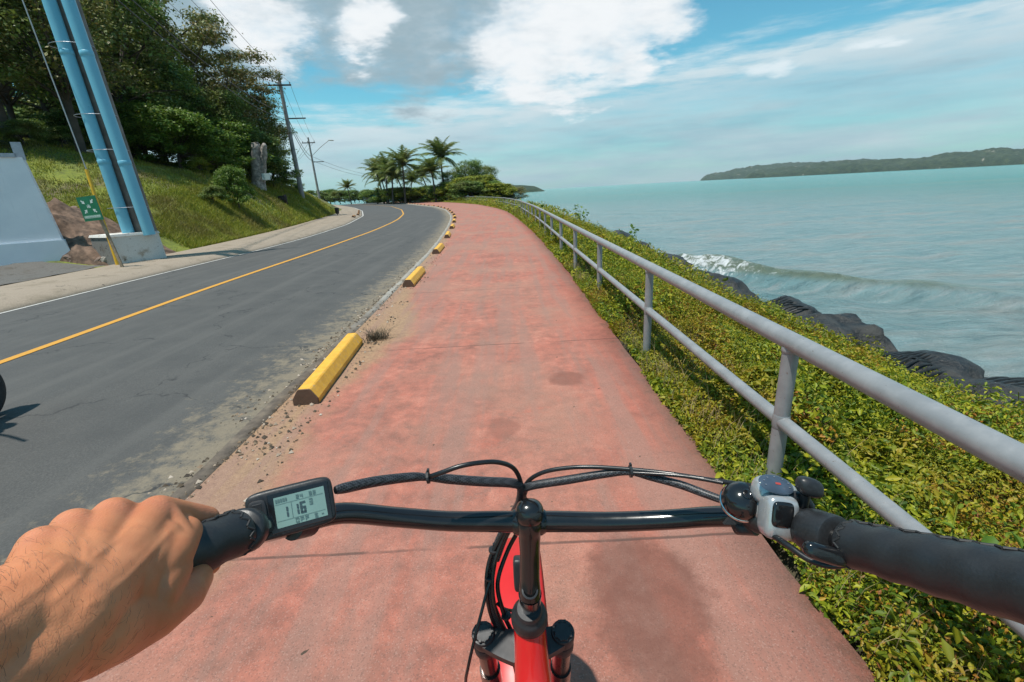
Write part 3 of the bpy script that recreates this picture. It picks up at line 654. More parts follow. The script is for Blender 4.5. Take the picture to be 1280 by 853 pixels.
def blades(base, h, wdt, seed=2, lean=.4):
    r_ = np.random.default_rng(seed); n = len(base); b = np.asarray(base, float); an = r_.random(n)*6.283
    h = h*(.5+r_.random(n)); side_ = np.stack([np.cos(an), np.sin(an), 0*an], 1)*(wdt/2); ln = r_.normal(size=(n, 2))*lean
    top = b+np.stack([ln[:, 0]*h, ln[:, 1]*h, h], 1); mid = b+np.stack([ln[:, 0]*h*.3, ln[:, 1]*h*.3, h*.55], 1)
    V = np.stack([b-side_, b+side_, mid+side_*.7, mid-side_*.7, mid+side_*.7, mid-side_*.7, top-side_*.08, top+side_*.08], 1).reshape(-1, 3)
    i = np.arange(n)[:, None]*8
    return V, np.concatenate([i+[0, 1, 2, 3], i+[5, 4, 7, 6]], 0)
straw_m = simple('dry straw', (.10, .075, .045), .8, 0, .5, 40)
r_ = rng
a_ = r_.normal(size=(260, 2))*.06; V, F = blades(np.c_[a_[:, 0]-1.50, a_[:, 1]+4.98, np.zeros(260)], .10, .006, 5, .9)
tag(fastmesh('dry_weed', V, F, straw_m), 'small dry brown weed tuft at the far end of the nearest wheel stop', 'weed')
# grit and litter in the gutter
n = 5200; yy = np.abs(r_.gamma(1.6, 4.2, n))+.6; off = -.10-np.abs(r_.normal(size=n))*.30; pick = r_.random(n) < .42; off[pick] = r_.random(pick.sum())**1.5*.45-.04
xx = K(yy)+off; cl = fb(xx, yy, 3.0, 61) > .38; xx, yy, off = xx[cl], yy[cl], off[cl]
zz = np.where(off < -.14, -.078, .004); sz = .004+r_.random(len(xx))**4*.016
tet = np.array([(-1, -.8, 0), (1, -.6, 0), (.2, 1, 0), (-.1, 0, .9)]); ang = r_.random(len(xx))*6.28
ca, sa = np.cos(ang), np.sin(ang); T_ = tet[None]*sz[:, None, None]; R2 = np.stack([T_[..., 0]*ca[:, None]-T_[..., 1]*sa[:, None], T_[..., 0]*sa[:, None]+T_[..., 1]*ca[:, None], T_[..., 2]], -1)
V = (R2+np.stack([xx, yy, zz], 1)[:, None]).reshape(-1, 3); i = np.arange(len(xx))[:, None]*4
m, t = newmat('grit'); g = t.n('ShaderNodeNewGeometry').outputs['Random Per Island']
fin(t, princ(t, t.ramp(g, [(0, (.03, .022, .015)), (.45, (.07, .05, .03)), (.75, (.2, .14, .09)), (1, (.42, .36, .3))]), .85)); grit_m = m
tag(fastmesh('gutter_grit', V, np.concatenate([i+[0, 1, 3], i+[1, 2, 3], i+[2, 0, 3]]), grit_m), kind='stuff')

# ------------------------------------------------------------------ ground cover on the sea bank
def mound(x, y): return .02+.20*fb(x, y, .8, 71)**1.8+.20*fb(x, y, 2.3, 72)**1.7+.13*fb(x, y, 6, 73)**2
def cover(name, y0, y1, dens, size, seed, six, mat=cover_m, u1=1.0, layers=.12, thr=None, lift=0.0):
    r_ = np.random.default_rng(seed); area = (y1-y0)*6.2; n = int(area*dens)
    yy = y0+(y1-y0)*r_.random(n); pr = PR(yy); L = SHX(yy)-pr
    edge_ = -.07+.20*fb(pr, yy, 1.6, 75)*fb(pr, yy, 4.5, 74)**.5; xx = pr+edge_+(L*u1-edge_)*r_.random(n)
    if thr: k = fb(xx, yy, .75, 77)*.6+fb(xx, yy, 3, 78)*.4 > thr; xx, yy, pr = xx[k], yy[k], pr[k]
    d = xx-pr; mh = mound(xx, yy)*np.minimum(1, .15+d*1.6)*(1-.75*sst((xx-pr)/np.maximum(SHX(yy)-pr, 1), .55, .9))
    u = d/np.maximum(SHX(yy)-pr, 1)
    keep = r_.random(len(xx)) > sst(u+.16*(fb(xx, yy, .7, 76)-.5), .69, .88)*1.0; xx, yy, mh = xx[keep], yy[keep], mh[keep]
    bare = (fb(xx, yy, 1.3, 79) < .17) & (r_.random(len(xx)) < .8); xx, yy, mh = xx[~bare], yy[~bare], mh[~bare]
    zz = ground_z(xx, yy)+mh-np.abs(r_.normal(size=len(xx)))*layers+.02+(lift*r_.random(len(xx))**1.5*np.minimum(1, (xx-pr[keep][~bare])*2.5) if lift else 0)
    e_ = .15; nx_ = -(mound(xx+e_, yy)-mound(xx-e_, yy))/(2*e_); ny_ = -(mound(xx, yy+e_)-mound(xx, yy-e_))/(2*e_)
    V, F = leafcloud(np.stack([xx, yy, np.maximum(zz, ground_z(xx, yy)+.01)], 1), size*(.55+1.0*fb(xx, yy, 1.9, 82)), .85, .46, seed, np.stack([nx_, ny_, np.ones_like(nx_)], 1), 6 if six else 4)
    return V, F
def merge(parts):
    Vs, Fs, o = [], [], 0
    for V, F in parts: Vs.append(V); Fs.append(F+o); o += len(V)
    return np.concatenate(Vs), np.concatenate(Fs)
V, F = merge([cover('c', -1.0, 3.4, 15000, .021, 1, True, layers=.07), cover('c', -1.0, 3.4, 1500, .040, 6, True, layers=.03), cover('c', 3.4, 8, 8500, .026, 2, True, layers=.09), cover('c', 8, 16, 2900, .042, 3, True, layers=.11),
              cover('c', 16, 34, 800, .08, 4, False, layers=.15), cover('c', 34, 120, 170, .18, 5, False, layers=.2)])
tag(fastmesh('creeping_ground_cover', V, F, cover_m), kind='stuff')
# shoots standing above the mat, in patches
V, F = merge([cover('s', -1, 9, 2400, .028, 15, True, thr=.50, layers=.0, lift=.20), cover('s', -1, 9, 260, .055, 16, True, thr=.55, layers=.0, lift=.16), cover('s', 9, 30, 700, .055, 17, True, thr=.5, layers=.0, lift=.35), cover('s', 30, 120, 60, .16, 18, False, thr=.5, layers=0, lift=.7)])
tag(fastmesh('leafy_shoots', V, F, cover_m), kind='stuff')
V, F = merge([cover('r', -1, 9, 2600, .026, 11, True, thr=.56, layers=.02, lift=.05), cover('r', 9, 30, 260, .07, 12, False, thr=.62, layers=.05)])
tag(fastmesh('reddish_weeds', V, F, cover_red), kind='stuff')
# taller sprigs and blades near the rail and on the edge
def sprigs(y0, y1, n, h, w_, seed, u0=.02, u1=.95):
    r_ = np.random.default_rng(seed); yy = y0+(y1-y0)*r_.random(n); pr = PR(yy); xx = pr+(SHX(yy)-pr)*(u0+(u1-u0)*r_.random(n))
    return blades(np.stack([xx, yy, ground_z(xx, yy)+mound(xx, yy)*.5], 1), h, w_, seed, .45)
V, F = merge([sprigs(-1, 9, 9000, .085, .005, 21), sprigs(-1, 9, 900, .20, .006, 24), sprigs(9, 30, 5200, .18, .012, 22), sprigs(30, 110, 4200, .45, .03, 23, 0, .6)])
tag(fastmesh('grass_sprigs', V, F, grass_m), kind='stuff')
V, F = merge([sprigs(-1, 9, 5200, .13, .0035, 27), sprigs(-1, 9, 1500, .16, .003, 28, 0, .12), sprigs(9, 34, 2600, .24, .010, 29)])
tag(fastmesh('dry_stalks', V, F, simple('dry stalks', (.26, .19, .09), .8, 0, .4, 3)), kind='stuff')
# broad-leaved weeds: single plants one could count
def weed(x, y, h, nl, sz, seed, label):
    r_ = np.random.default_rng(seed); z0 = gz(x, y); root = empty('weed_plant', (x, y, z0)); pts = []
    mb = MB()
    for k in range(4):
        a = r_.random()*6.28; tip = (x+math.cos(a)*h*.35, y+math.sin(a)*h*.35, z0+h*(.7+.4*r_.random()))
        mb.tube([(x, y, z0-.03), ((x+tip[0])/2, (y+tip[1])/2, z0+h*.55), tip], .003, 5)
        for j in range(nl): f_ = .35+.7*r_.random(); pts.append([x+(tip[0]-x)*f_+r_.normal()*sz*.5, y+(tip[1]-y)*f_+r_.normal()*sz*.5, z0+(tip[2]-z0)*f_])
    mb.build('stem', grass_m, root)
    V, F = leafcloud(pts, sz, .5, .65, seed, None, 6); fastmesh('leaves', V, F, leaf_yellow if seed % 2 else leaf_green, root)
    tag(root, label, 'weed plant', 'taller weeds on the sea bank')
weed(3.9, 3.1, .55, 7, .06, 2, 'upright grey green weed low on the bank at the right edge of the photo')
weed(5.2, 7.0, .40, 8, .10, 3, 'bright yellow green weed standing by the black rocks')
weed(5.3, 11.2, .55, 8, .10, 5, 'yellow green weed on the shore edge left of the black rocks')
weed(1.55, 1.35, .42, 7, .06, 4, 'broad leaved weed at the railing foot beside the handlebar grip')
weed(5.4, 21, 1.0, 14, .14, 6, 'tall green weed on the shore edge before the breaking wave')
weed(5.2, 33, 1.5, 16, .2, 8, 'bushy weed behind the railing where the shore bends away')

# ------------------------------------------------------------------ rocks at the water's edge
m, t = newmat('black rock'); p = objc(t); n_ = t.noise(p, 2.5, 9, .68); f_ = t.noise(p, 26, 5, .7)
vt = t.n('ShaderNodeTexVoronoi', {'Vector': p, 'Scale': 15.0}).outputs['Distance']
c = t.mix(t.ss(n_, .4, .7), (.013, .014, .014), (.045, .045, .042)); c = t.mix(t.ss(f_, .62, .72), c, (.085, .08, .07))
fin(t, princ(t, c, t.ss(n_, .3, .7, .35, .75), 0, t.m('ADD', t.m('ADD', n_, t.m('MULTIPLY', f_, .3)), t.m('MULTIPLY', vt, .25)), .9, .06)); rock_m = m
netm = simple('black net', (.016, .017, .017), .5, 0, .3, 30)
def rockmesh(sx, sy, sz, seed, c=(0, 0, 0), nu=44, nv=26):
    mb = MB().sell(c, (1, 0, 0), (0, 1, 0), (0, 0, 1), (1, 1, 1), 2.3, nu, nv); out = []
    for v in mb.V:
        v = Vector(v)-Vector(c); d = mnoise.fractal(v*1.1+Vector((seed*3.7, seed, 0)), 1, 2, 5)*.38+mnoise.noise(v*.8+Vector((seed, 0, 5)))*.25
        cel = mnoise.voronoi(v*1.4+Vector((seed, 2, 1)))[0][0]*.25
        v = v*(1+d+cel-.1); out.append((c[0]+v.x*sx, c[1]+v.y*sy, c[2]+v.z*sz))
    mb.V = out; return mb
rk = [(6.15, 4.9, .95, 1.2, .52, 'low black netted rock at the right edge of the photo'), (5.70, 6.2, .75, .85, .50, 'black rock between the low netted rock and the tall one'),
      (5.60, 7.6, .80, .95, .66, 'largest upright black rock at the water line'), (5.45, 9.2, .80, 1.0, .60, 'rounded black rock just beyond the tallest one'),
      (6.00, 11.3, .6, .8, .42, 'small black rock partly hidden by orange weeds'), (5.95, 13.2, .7, 1.0, .5, 'black rock ledge between weeds and the wave foam'),
      (6.35, 15.4, .7, .9, .42, 'black rock below the foaming end of the wave'), (6.35, 3.4, .9, .9, .5, 'black rock below the railing, beyond the right edge'),
      (6.55, 19, .7, 1.2, .45, 'black rock on the shore just past the breaking wave'), (6.55, 23.5, .8, 1.3, .5, 'black rock in the distance beside the railing, nearer of two'), (6.45, 29, .8, 1.6, .5, 'black rock in the distance beside the railing, further of two')]
for i, (x, y, sx, sy, sz, lab) in enumerate(rk):
    z = SEA+(.20 if y < 10 else .02)+(.0 if i != 2 else .08); root = empty('shore_rock', (x, y, z))
    mb = rockmesh(sx, sy, sz, i+3, (x, y, z)); mb.build('rock', rock_m, root, True)
    if i in (0, 1, 3):                                        # strip of perforated netting lying over the rock
        nb = MB(); 
        for a in range(12):
            pl_ = []
            for b in range(9):
                u = (a-5.5)/12; v = (b-4)/4.6; q = Vector((v*.75, u*1.1+.15*v, math.sqrt(max(.05, 1-min(.95, v*v*.55+u*u*1.4)))))
                d = mnoise.fractal(q*1.1+Vector(((i+3)*3.7, i+3, 0)), 1, 2, 5)*.3
                q = q*(1.05+max(d, -.05)); pl_.append((x+q.x*sx, y+q.y*sy, z+q.z*sz+.03))
            nb.tube(pl_, .018, 5)
        nb.build('netting', netm, root)
    tag(root, lab, 'rock', 'black rocks at the water line')

# ------------------------------------------------------------------ left side: white wall
m, t = newmat('white painted wall'); p = objc(t); n_ = t.noise(p, 1.1, 6, .6)
c = t.mix(t.ss(n_, .35, .7), (.72, .74, .78), (.80, .81, .84)); c = t.mix(t.ss(t.noise(t.comb(t.m('MULTIPLY', t.xyz(p)[0], 3), t.m('MULTIPLY', t.xyz(p)[1], 3), t.m('MULTIPLY', t.xyz(p)[2], .4)), 2, 5, .6), .55, .8, 0, .35), c, (.34, .36, .41))
fin(t, princ(t, c, .7, 0, t.noise(p, 30, 5), .2, .004)); wall_m = m
A0 = Vector((-12.45, 13.6, 0)); dirw = Vector((-.80, -.60, 0)).normalized(); nrmw = Vector((.60, -.80, 0)).normalized()
Lw = 9.0
wr_ = tag(empty('white_wall', A0), 'tall white retaining wall with a sloping end at the left edge', 'wall')
def wallpt(u, z, d): return A0+dirw*u+nrmw*d+Vector((0, 0, z))
prof = [(0.0, .0, .12), (0.10, .78, .12), (.10, .78, .0), (.62, 3.0, -.10)]
mb = MB()
def slab(mb, bot, top, z0, z1, u0, u1, th=.45):
    V = [wallpt(u0, z0, bot), wallpt(Lw, z0, bot), wallpt(Lw, z1, top), wallpt(u1, z1, top), wallpt(u0, z0, bot-th), wallpt(Lw, z0, bot-th), wallpt(Lw, z1, top-th), wallpt(u1, z1, top-th)]
    mb.add(V, [(0, 1, 2, 3), (5, 4, 7, 6), (0, 3, 7, 4), (1, 5, 6, 2), (3, 2, 6, 7), (4, 5, 1, 0)])
slab(mb, -.03, -.12, .80, 2.98, .06, .30); mb.build('upper_panel', wall_m, wr_)
mb = MB(); slab(mb, .05, .03, -.05, .80, -.16, .02, .6); mb.build('base_panel', wall_m, wr_)
trim = simple('grey metal trim', (.34, .36, .40), .4, .5, .1, 20)
mb = MB(); mb.box(wallpt(Lw/2+.32, 3.03, -.36), (Lw/2-.1, .28, .05), dirw, nrmw); mb.build('coping', trim, wr_)
mb = MB(); mb.box(wallpt(.34, 3.14, -.20), (.10, .04, .22), dirw, nrmw); mb.build('end_bracket', trim, wr_)

# rubble beside the wall
m, t = newmat('rubble stone'); g = t.n('ShaderNodeObjectInfo').outputs['Random']; p = objc(t); n_ = t.noise(p, 5, 7, .7)
c = t.mix(n_, (.12, .075, .055), (.30, .22, .18)); c = t.mix(t.ss(g, .6, .7), c, (.33, .30, .26)); fin(t, princ(t, c, .9, 0, n_, .8, .03)); rub_m = m
spots_ = []
for i in range(90):
    px = random.uniform(70, 150); Y = random.uniform(13.6, 16.2); x = ray(px, 300).x/ray(px, 300).y*Y
    spots_.append((x, Y, random.uniform(.07, .24)))
rp = [rockmesh(1, 1, .7, 60+i, (0, 0, 0), 14, 9) for i in range(4)]
rme = []
for q in rp:
    me = bpy.data.meshes.new('rubble_stone'); me.from_pydata(q.V, [], q.F); me.materials.append(rub_m); rme.append(me)
for i, (x, y, s_) in enumerate(spots_):
    o_ = bpy.data.objects.new('rubble_stone', rme[i % 4]); COL.objects.link(o_); o_.location = (x, y, gz(x, y)+s_*.15); o_.scale = (s_, s_*random.uniform(.6, 1.3), s_*.8); o_.rotation_euler = (random.random()*.6, random.random()*.6, random.random()*6)
    tag(o_, 'brown broken stone in the rubble heap between white wall and pole base', 'stone', 'broken stones in the rubble heap')
dirt_m = simple('red brown dirt', (.15, .095, .065), .95, 0, .55, 5, .8, .05)
nb = 26; us = np.linspace(0, 1, nb); V = []
for i in us:
    for j in us:
        x = -14.6+3.6*i; y = 13.35+3.2*j; e = math.sin(math.pi*i)**.5*math.sin(math.pi*min(1, j*1.0))**.5
        V.append((x, y, gz(x, y)-.12+(.22+.55*float(fb(x, y, 2.0, 80))*1.0+.25*float(fb(x, y, 5, 81)))*e))
tag(fastmesh('rubble_heap', V, grid_faces(nb, nb)[:, ::-1] if False else grid_faces(nb, nb), dirt_m), 'heap of red brown dirt and debris behind the green sign', 'heap')

# pole with blue pipes on a concrete block
c0 = Vector((-10.95, 14.45, 0)); conc_w = concrete('old whitewashed concrete', (.52, .50, .46), (.74, .72, .68), (.30, .22, .14), 1.8)
conc_g = concrete('bare grey concrete', (.12, .12, .115), (.22, .21, .195), (.10, .08, .06), 1.6)
bl_ = tag(empty('concrete_block', c0), 'weathered concrete block round the foot of the pole with blue pipes', 'block')
P1 = Vector((-12.02, 13.88, 0)); P2 = Vector((-11.02, 13.36, 0)); P3 = Vector((-10.42, 14.55, 0)); P4 = P1+(P3-P2)
def prism(mb, q, z0, z1, sh=.06):
    cc = sum(q, Vector())/4; top = [cc+(v-cc)*(1-sh) for v in q]
    V = [v+Vector((0, 0, z0)) for v in q]+[v+Vector((0, 0, z1)) for v in top]
    mb.add(V, [(3, 2, 1, 0), (4, 5, 6, 7)]+[(i, (i+1) % 4, 4+(i+1) % 4, 4+i) for i in range(4)])
mb = MB(); prism(mb, [P1, P2, P3, P4], .02, .80, .05); ob = mb.build('block_body', conc_w, bl_)
ob.data.materials.append(conc_g)
for f in ob.data.polygons:
    if abs(f.normal.z) < .5 and (f.center+bl_.location-(P1+P2)/2).xy.length < .12: f.material_index = 1
mb = MB(); cc = sum([P1, P2, P3, P4], Vector())/4; prism(mb, [cc+(v-cc)*1.0 for v in (P1, P2, P3, P4)], .803, .87, .04); mb.build('top_slab', conc_w, bl_)
pb_ = at(182, 291, 14.62); pt_ = at(83, 0, 14.62); ax = (pt_-pb_).normalized(); pole_c = simple('brown grey pole concrete', (.20, .165, .14), .8, 0, .3, 3, .4, .01)
pole = tag(empty('utility_pole', (pb_.x, pb_.y, .8)), 'leaning pole with two light blue pipes on the concrete block', 'utility pole')
MB().tube([pb_-ax*.1, pb_+ax*11.0], [.30, .24], 22).build('pole', pole_c, pole, True)
m, t = newmat('light blue plastic pipe'); p = objc(t); n_ = t.noise(p, 3, 5, .6)
c = t.mix(n_, (.14, .42, .56), (.20, .50, .63)); c = t.mix(t.ss(t.noise(p, 14, 5, .7), .6, .72, 0, .5), c, (.11, .26, .36)); fin(t, princ(t, c, .38, 0, n_, .1, .004)); blue_m = m
offs = [(165, 291, 62, .105), (186, 291, 82, .105)]
for (bx, by, tx, rr) in [(161, 292, 61, .150), (187, 293, 85, .150)]:
    b_ = at(bx, by, 14.18); t_ = at(tx, 0, 14.18 if bx < 180 else 14.15); a_2 = (t_-b_).normalized()
    q = MB().tube([b_-a_2*.02, b_+a_2*7.2], rr, 18)
    for hh_ in (1.9, 4.6): q.lathe(b_+a_2*hh_, a_2, [(rr, 0), (rr+.008, .01), (rr+.008, .12), (rr, .13)], 18)
    q.build('blue_pipe', blue_m, pole, True)
for hh_ in (.75, 2.3, 3.2, 4.9, 6.1):
    q = MB(); cpt = pb_+ax*hh_+Vector((-.12, -.2, 0)); rx = .50
    q.tube([cpt+Vector((math.cos(a)*rx, math.sin(a)*.42, 0)) for a in np.linspace(0, 2*math.pi, 25)], .008, 6); q.build('steel_band', trim, pole)
top = pb_+ax*10.2
MB().box(top, (1.2, .05, .06)).build('crossarm', bark_m, pole)
# guy wire with yellow guard
g0 = Vector((-10.91, 13.25, .03)); g1 = at(108, 212, 13.45); g2 = at(28, 0, 13.9); gd = (g2-g1).normalized()
guy = tag(empty('guy_wire', g0), 'yellow guy wire guard in front of the concrete block, its wire rising left', 'guy wire')
yg = simple('yellow plastic guard', (.75, .42, .02), .4, 0, .1, 10)
MB().tube([g0, g1], .042, 12).build('guard', yg, guy, True)
MB().tube([g1, g2, g2+gd*4.5], .014, 6).build('wire', simple('galvanised wire', (.35, .36, .36), .5, .4), guy)
# green sign on a stake
sg = tag(empty('sign', (-10.19, 12.5, .02)), 'green meeting point sign with white arrows on a wooden stake', 'sign')
s0 = Vector((-10.30, 12.62, .03)); s1 = at(119, 262, 12.62)
MB().box((s0+s1)/2+Vector((0, .03, 0)), (.035, .018, (s1-s0).length/2), (1, 0, 0), (0, 1, 0), (s1-s0).normalized()).build('stake', simple('weathered wood', (.30, .23, .16), .8, 0, .3, 12), sg)
sc0 = at(112.5, 261, 12.55); sx = (at(130, 268, 12.55)-at(103, 273, 12.55)).normalized(); sx = Vector((.985, -.13, .06)).normalized(); sz_ = (at(98, 249, 12.55)-at(105, 275, 12.55)); 
syv = Vector((-.16, 0, .98)); syv = (syv-sx*syv.dot(sx)).normalized(); sn = sx.cross(syv)    # faces the viewer
if sn.y > 0: sn = -sn
green_m = simple('green sign face', (.012, .16, .085), .4, 0, .1, 6); white_m = simple('white sign print', (.62, .70, .66), .5, 0, .08, 10)
hw, hh2 = .275, .30
board = MB().box(sc0, (hw, hh2, .008), sx, syv, sn).build('board', green_m, sg)
mb = MB()
def flat(mb, pts, lift=.0105): 
    n = len(pts); mb.add([sc0+sx*a*.82+syv*b*.82+sn*lift for a, b in pts], [tuple(range(n))])
for qx, qy in ((-1, 1), (1, 1), (-1, -1), (1, -1)):
    cx, cy = qx*.155, qy*.135+.065; dxx, dyy = -qx*.7071, -qy*.7071; nx_, ny_ = -dyy, dxx; tip = (cx+dxx*.075, cy+dyy*.075)
    flat(mb, [(tip[0], tip[1]), (tip[0]-dxx*.09+nx_*.06, tip[1]-dyy*.09+ny_*.06), (tip[0]-dxx*.09-nx_*.06, tip[1]-dyy*.09-ny_*.06)])
    flat(mb, [(cx+dxx*0+nx_*.02, cy+ny_*.02), (cx-nx_*.02, cy-ny_*.02), (cx-dxx*.08-nx_*.02, cy-dyy*.08-ny_*.02), (cx-dxx*.08+nx_*.02, cy-dyy*.08+ny_*.02)])
mb.build('arrows', white_m, board)
mb = MB()
for k, (ox_, s_) in enumerate(((0, 1.0), (-.045, .75), (.045, .75))):
    flat(mb, [(ox_+.016*s_*math.cos(a), .115+.016*s_*math.sin(a)-.02*(k > 0)) for a in np.linspace(0, 6.28, 10)[:-1]], .011+.001*k)
    flat(mb, [(ox_-.02*s_, .095-.02*(k > 0)), (ox_+.02*s_, .095-.02*(k > 0)), (ox_+.014*s_, .02), (ox_-.014*s_, .02)], .011+.001*k)
mb.build('figures', white_m, board)
mb = MB(); flat(mb, [(-.29, -.29), (.29, -.29), (.29, -.20), (-.29, -.20)]); mb.build('text_band', simple('pale green band', (.26, .42, .34), .5), board)
def text_mesh(name, body, size, origin, X, Y, mat, parent, ext=.0006, align='CENTER'):
    cu = bpy.data.curves.new(name, 'FONT'); cu.body = body; cu.size = size; cu.extrude = ext; cu.align_x = align; cu.align_y = 'CENTER'
    to = bpy.data.objects.new(name, cu); COL.objects.link(to); dg = bpy.context.evaluated_depsgraph_get(); me = bpy.data.meshes.new_from_object(to.evaluated_get(dg))
    bpy.data.objects.remove(to); Zv = Vector(X).cross(Vector(Y)); off_ = woff(parent); O = Vector(origin)-off_
    for v in me.vertices: v.co = O+Vector(X)*v.co.x+Vector(Y)*v.co.y+Zv*v.co.z
    me.materials.clear(); me.materials.append(mat); me.update(); o_ = bpy.data.objects.new(name, me); COL.objects.link(o_); o_.parent = parent; return o_
text_mesh('lettering', 'PUNTO DE ENCUENTRO', .042, sc0+sn*.0125-syv*.20, sx, syv, simple('white letters', (.75, .8, .78), .5), board)

# ------------------------------------------------------------------ utility poles and wires
steel_p = simple('grey concrete pole', (.27, .26, .25), .75, 0, .2, 3, .3, .01); dark_w = simple('dark timber', (.07, .06, .05), .8)
wire_m = simple('black wire', (.03, .03, .032), .5)
ins_m = simple('porcelain insulator', (.25, .23, .22), .35)
def upole(bx, by, tx, ty, Y, r0, label, arm2=True, lamp=False, armw=.95):
    b = at(bx, by, Y); tp = at(tx, ty, Y); ax_ = (tp-b).normalized(); z = gz(b.x, b.y); b = b-ax_*(b.z-z+.2)/ax_.z
    root = tag(empty('utility_pole', b), label, 'utility pole')
    MB().tube([b, tp], [r0, r0*.6], 14).build('pole', steel_p, root, True)
    a1 = tp-ax_*.75; ad = Vector((1, .16, .0)).normalized()
    MB().box(a1+Vector((0, -.12, 0)), (armw, .05, .06), ad, ad.cross(Vector((0, 0, 1))), (0, 0, 1)).build('crossarm', dark_w, root)
    for s_ in (-.9, -.15, .9): MB().lathe(a1+ad*armw*s_+Vector((0, -.12, .06)), (0, 0, 1), [(.02, 0), (.03, .05), (.06, .07), (.045, .12), (.06, .15), (.03, .2)], 10).build('insulator', ins_m, root)
    if arm2:
        a2 = tp-ax_*3.4; MB().box(a2+ad*.75, (.85, .04, .05), ad, ad.cross(Vector((0, 0, 1))), (0, 0, 1)).build('side_arm', dark_w, root)
    if lamp:
        l0 = tp-ax_*2.6; l1 = l0+Vector((3.0, -.3, 2.0)); MB().tube([l0, l0*.5+l1*.5+Vector((0, 0, .1)), l1], .035, 8).build('lamp_arm', steel_p, root)
        MB().sell(l1+Vector((.35, 0, .02)), (1, 0, -.1), (0, 1, 0), (.1, 0, 1), (.42, .16, .09), 2.4, 14, 8).build('lamp_head', simple('lamp housing', (.4, .4, .38), .4), root)
    return a1, ad, tp, ax_
p2 = upole(378, 247, 348, 95, 46, .22, 'nearest slender utility pole with crossarm on the grassy bank', True, False)
p3 = upole(400, 252, 385, 172, 75, .18, 'second utility pole with the street lamp arm', True, True, .9)
p4 = upole(353, 228, 349, 202, 110, .16, 'small far utility pole left of the slender one', False, False)
def wire(a, b, sag, r, label, nseg=16):
    pts = [a.lerp(b, t_)-Vector((0, 0, sag*4*t_*(1-t_))) for t_ in np.linspace(0, 1, nseg)]
    o_ = MB().tube(pts, r, 5).build('overhead_wire', wire_m); tag(o_, label, 'wire', 'overhead wires')
top1 = pb_+ax*10.2
for k, (s_, nm) in enumerate(((-.9, 'left'), (.12, 'middle'), (.9, 'right'))):
    a = top1+Vector((1.15*s_, 0, .15)); b = p2[0]+p2[1]*.95*s_+Vector((0, -.12, .22)); c_ = p3[0]+p3[1]*.9*s_+Vector((0, -.12, .22))
    wire(a, b, .7, .012, f'{nm} top wire from the leaning pole to the slender pole'); wire(b, c_, .6, .014, f'{nm} top wire from the slender pole to the lamp pole')
    wire(c_, Vector((-52, 118, 9+.2*s_)), .9, .016, f'{nm} top wire running on behind the lamp pole')
for k, (z1, z2, z3) in enumerate(((7.9, 3.0, 2.6), (7.4, 3.5, 3.2))):
    a = pb_+ax*z1; b = p2[2]-p2[3]*z2; c_ = p3[2]-p3[3]*z3; nm = ('upper', 'lower')[k]
    wire(a, b, .8, .022, f'{nm} thick cable from the leaning pole to the slender pole'); wire(b, c_, .8, .03, f'{nm} thick cable from the slender pole to the lamp pole')
    wire(c_, Vector((-30, 130, 7-.5*k)), 1.0, .02, f'{nm} cable running on from the lamp pole towards the palms')
# stump of a dead tree
sb_ = at(322, 238, 36); sz0 = gz(sb_.x, 36); st_ = tag(empty('dead_tree_stump', (sb_.x, 36, sz0)), 'tall pale broken double stump with a small blue-white notice on the lawn', 'tree stump')
for (px, py, rr, nm) in ((319, 182, .37, 0), (330, 184, .22, 1)):
    tp = at(px, py, 36); b = Vector((sb_.x+.2*nm+.05, 36+.2*nm, sz0-.1)); mb = MB().tube([b, b.lerp(tp, .15), b.lerp(tp, .5), tp, tp+Vector((.03, 0, .12))], [rr*1.45, rr*1.05, rr*.95, rr*.85, rr*.3], 18, True, 6)
    mb.V = [tuple(Vector(v)*1.0+Vector((mnoise.noise(Vector(v)*3), mnoise.noise(Vector(v)*3+Vector((9, 0, 0))), mnoise.noise(Vector(v)*2+Vector((0, 9, 0)))))*.09) for v in mb.V]
    mb.build('trunk', pale_bark, st_, True)
nc = at(332.5, 221, 35.4); MB().box(nc, (.28, .02, .22), (1, 0, -.05), (0, 1, 0), (.05, 0, 1)).build('notice', simple('pale blue notice', (.42, .55, .56), .6), st_)
# round dark stump and low bin
sx_ = at(352, 240, 37); z_0 = gz(sx_.x, 37); root = tag(empty('tree_stump', (sx_.x, 37, z_0)), 'small dark brown stump near the foot of the slender pole', 'stump')
rockmesh(.28, .28, .35, 91, (sx_.x, 37, z_0+.2), 18, 10).build('wood', simple('dark rotten wood', (.035, .022, .016), .9), root, True)
bx_ = at(421, 262, 46); bz = gz(bx_.x, 46); root = tag(empty('litter_bin', (bx_.x, 46, bz)), 'dark litter bin on a post at the pavement bend', 'litter bin')
MB().tube([(bx_.x, 46, bz-.1), (bx_.x, 46, bz+.55)], .04, 8).build('post', dark_w, root)
MB().lathe((bx_.x, 46, bz+.35), (0, 0, 1), [(.16, 0), (.21, .5), (.22, .52), (.16, .56)], 16).build('bin_body', black_matte, root, True)

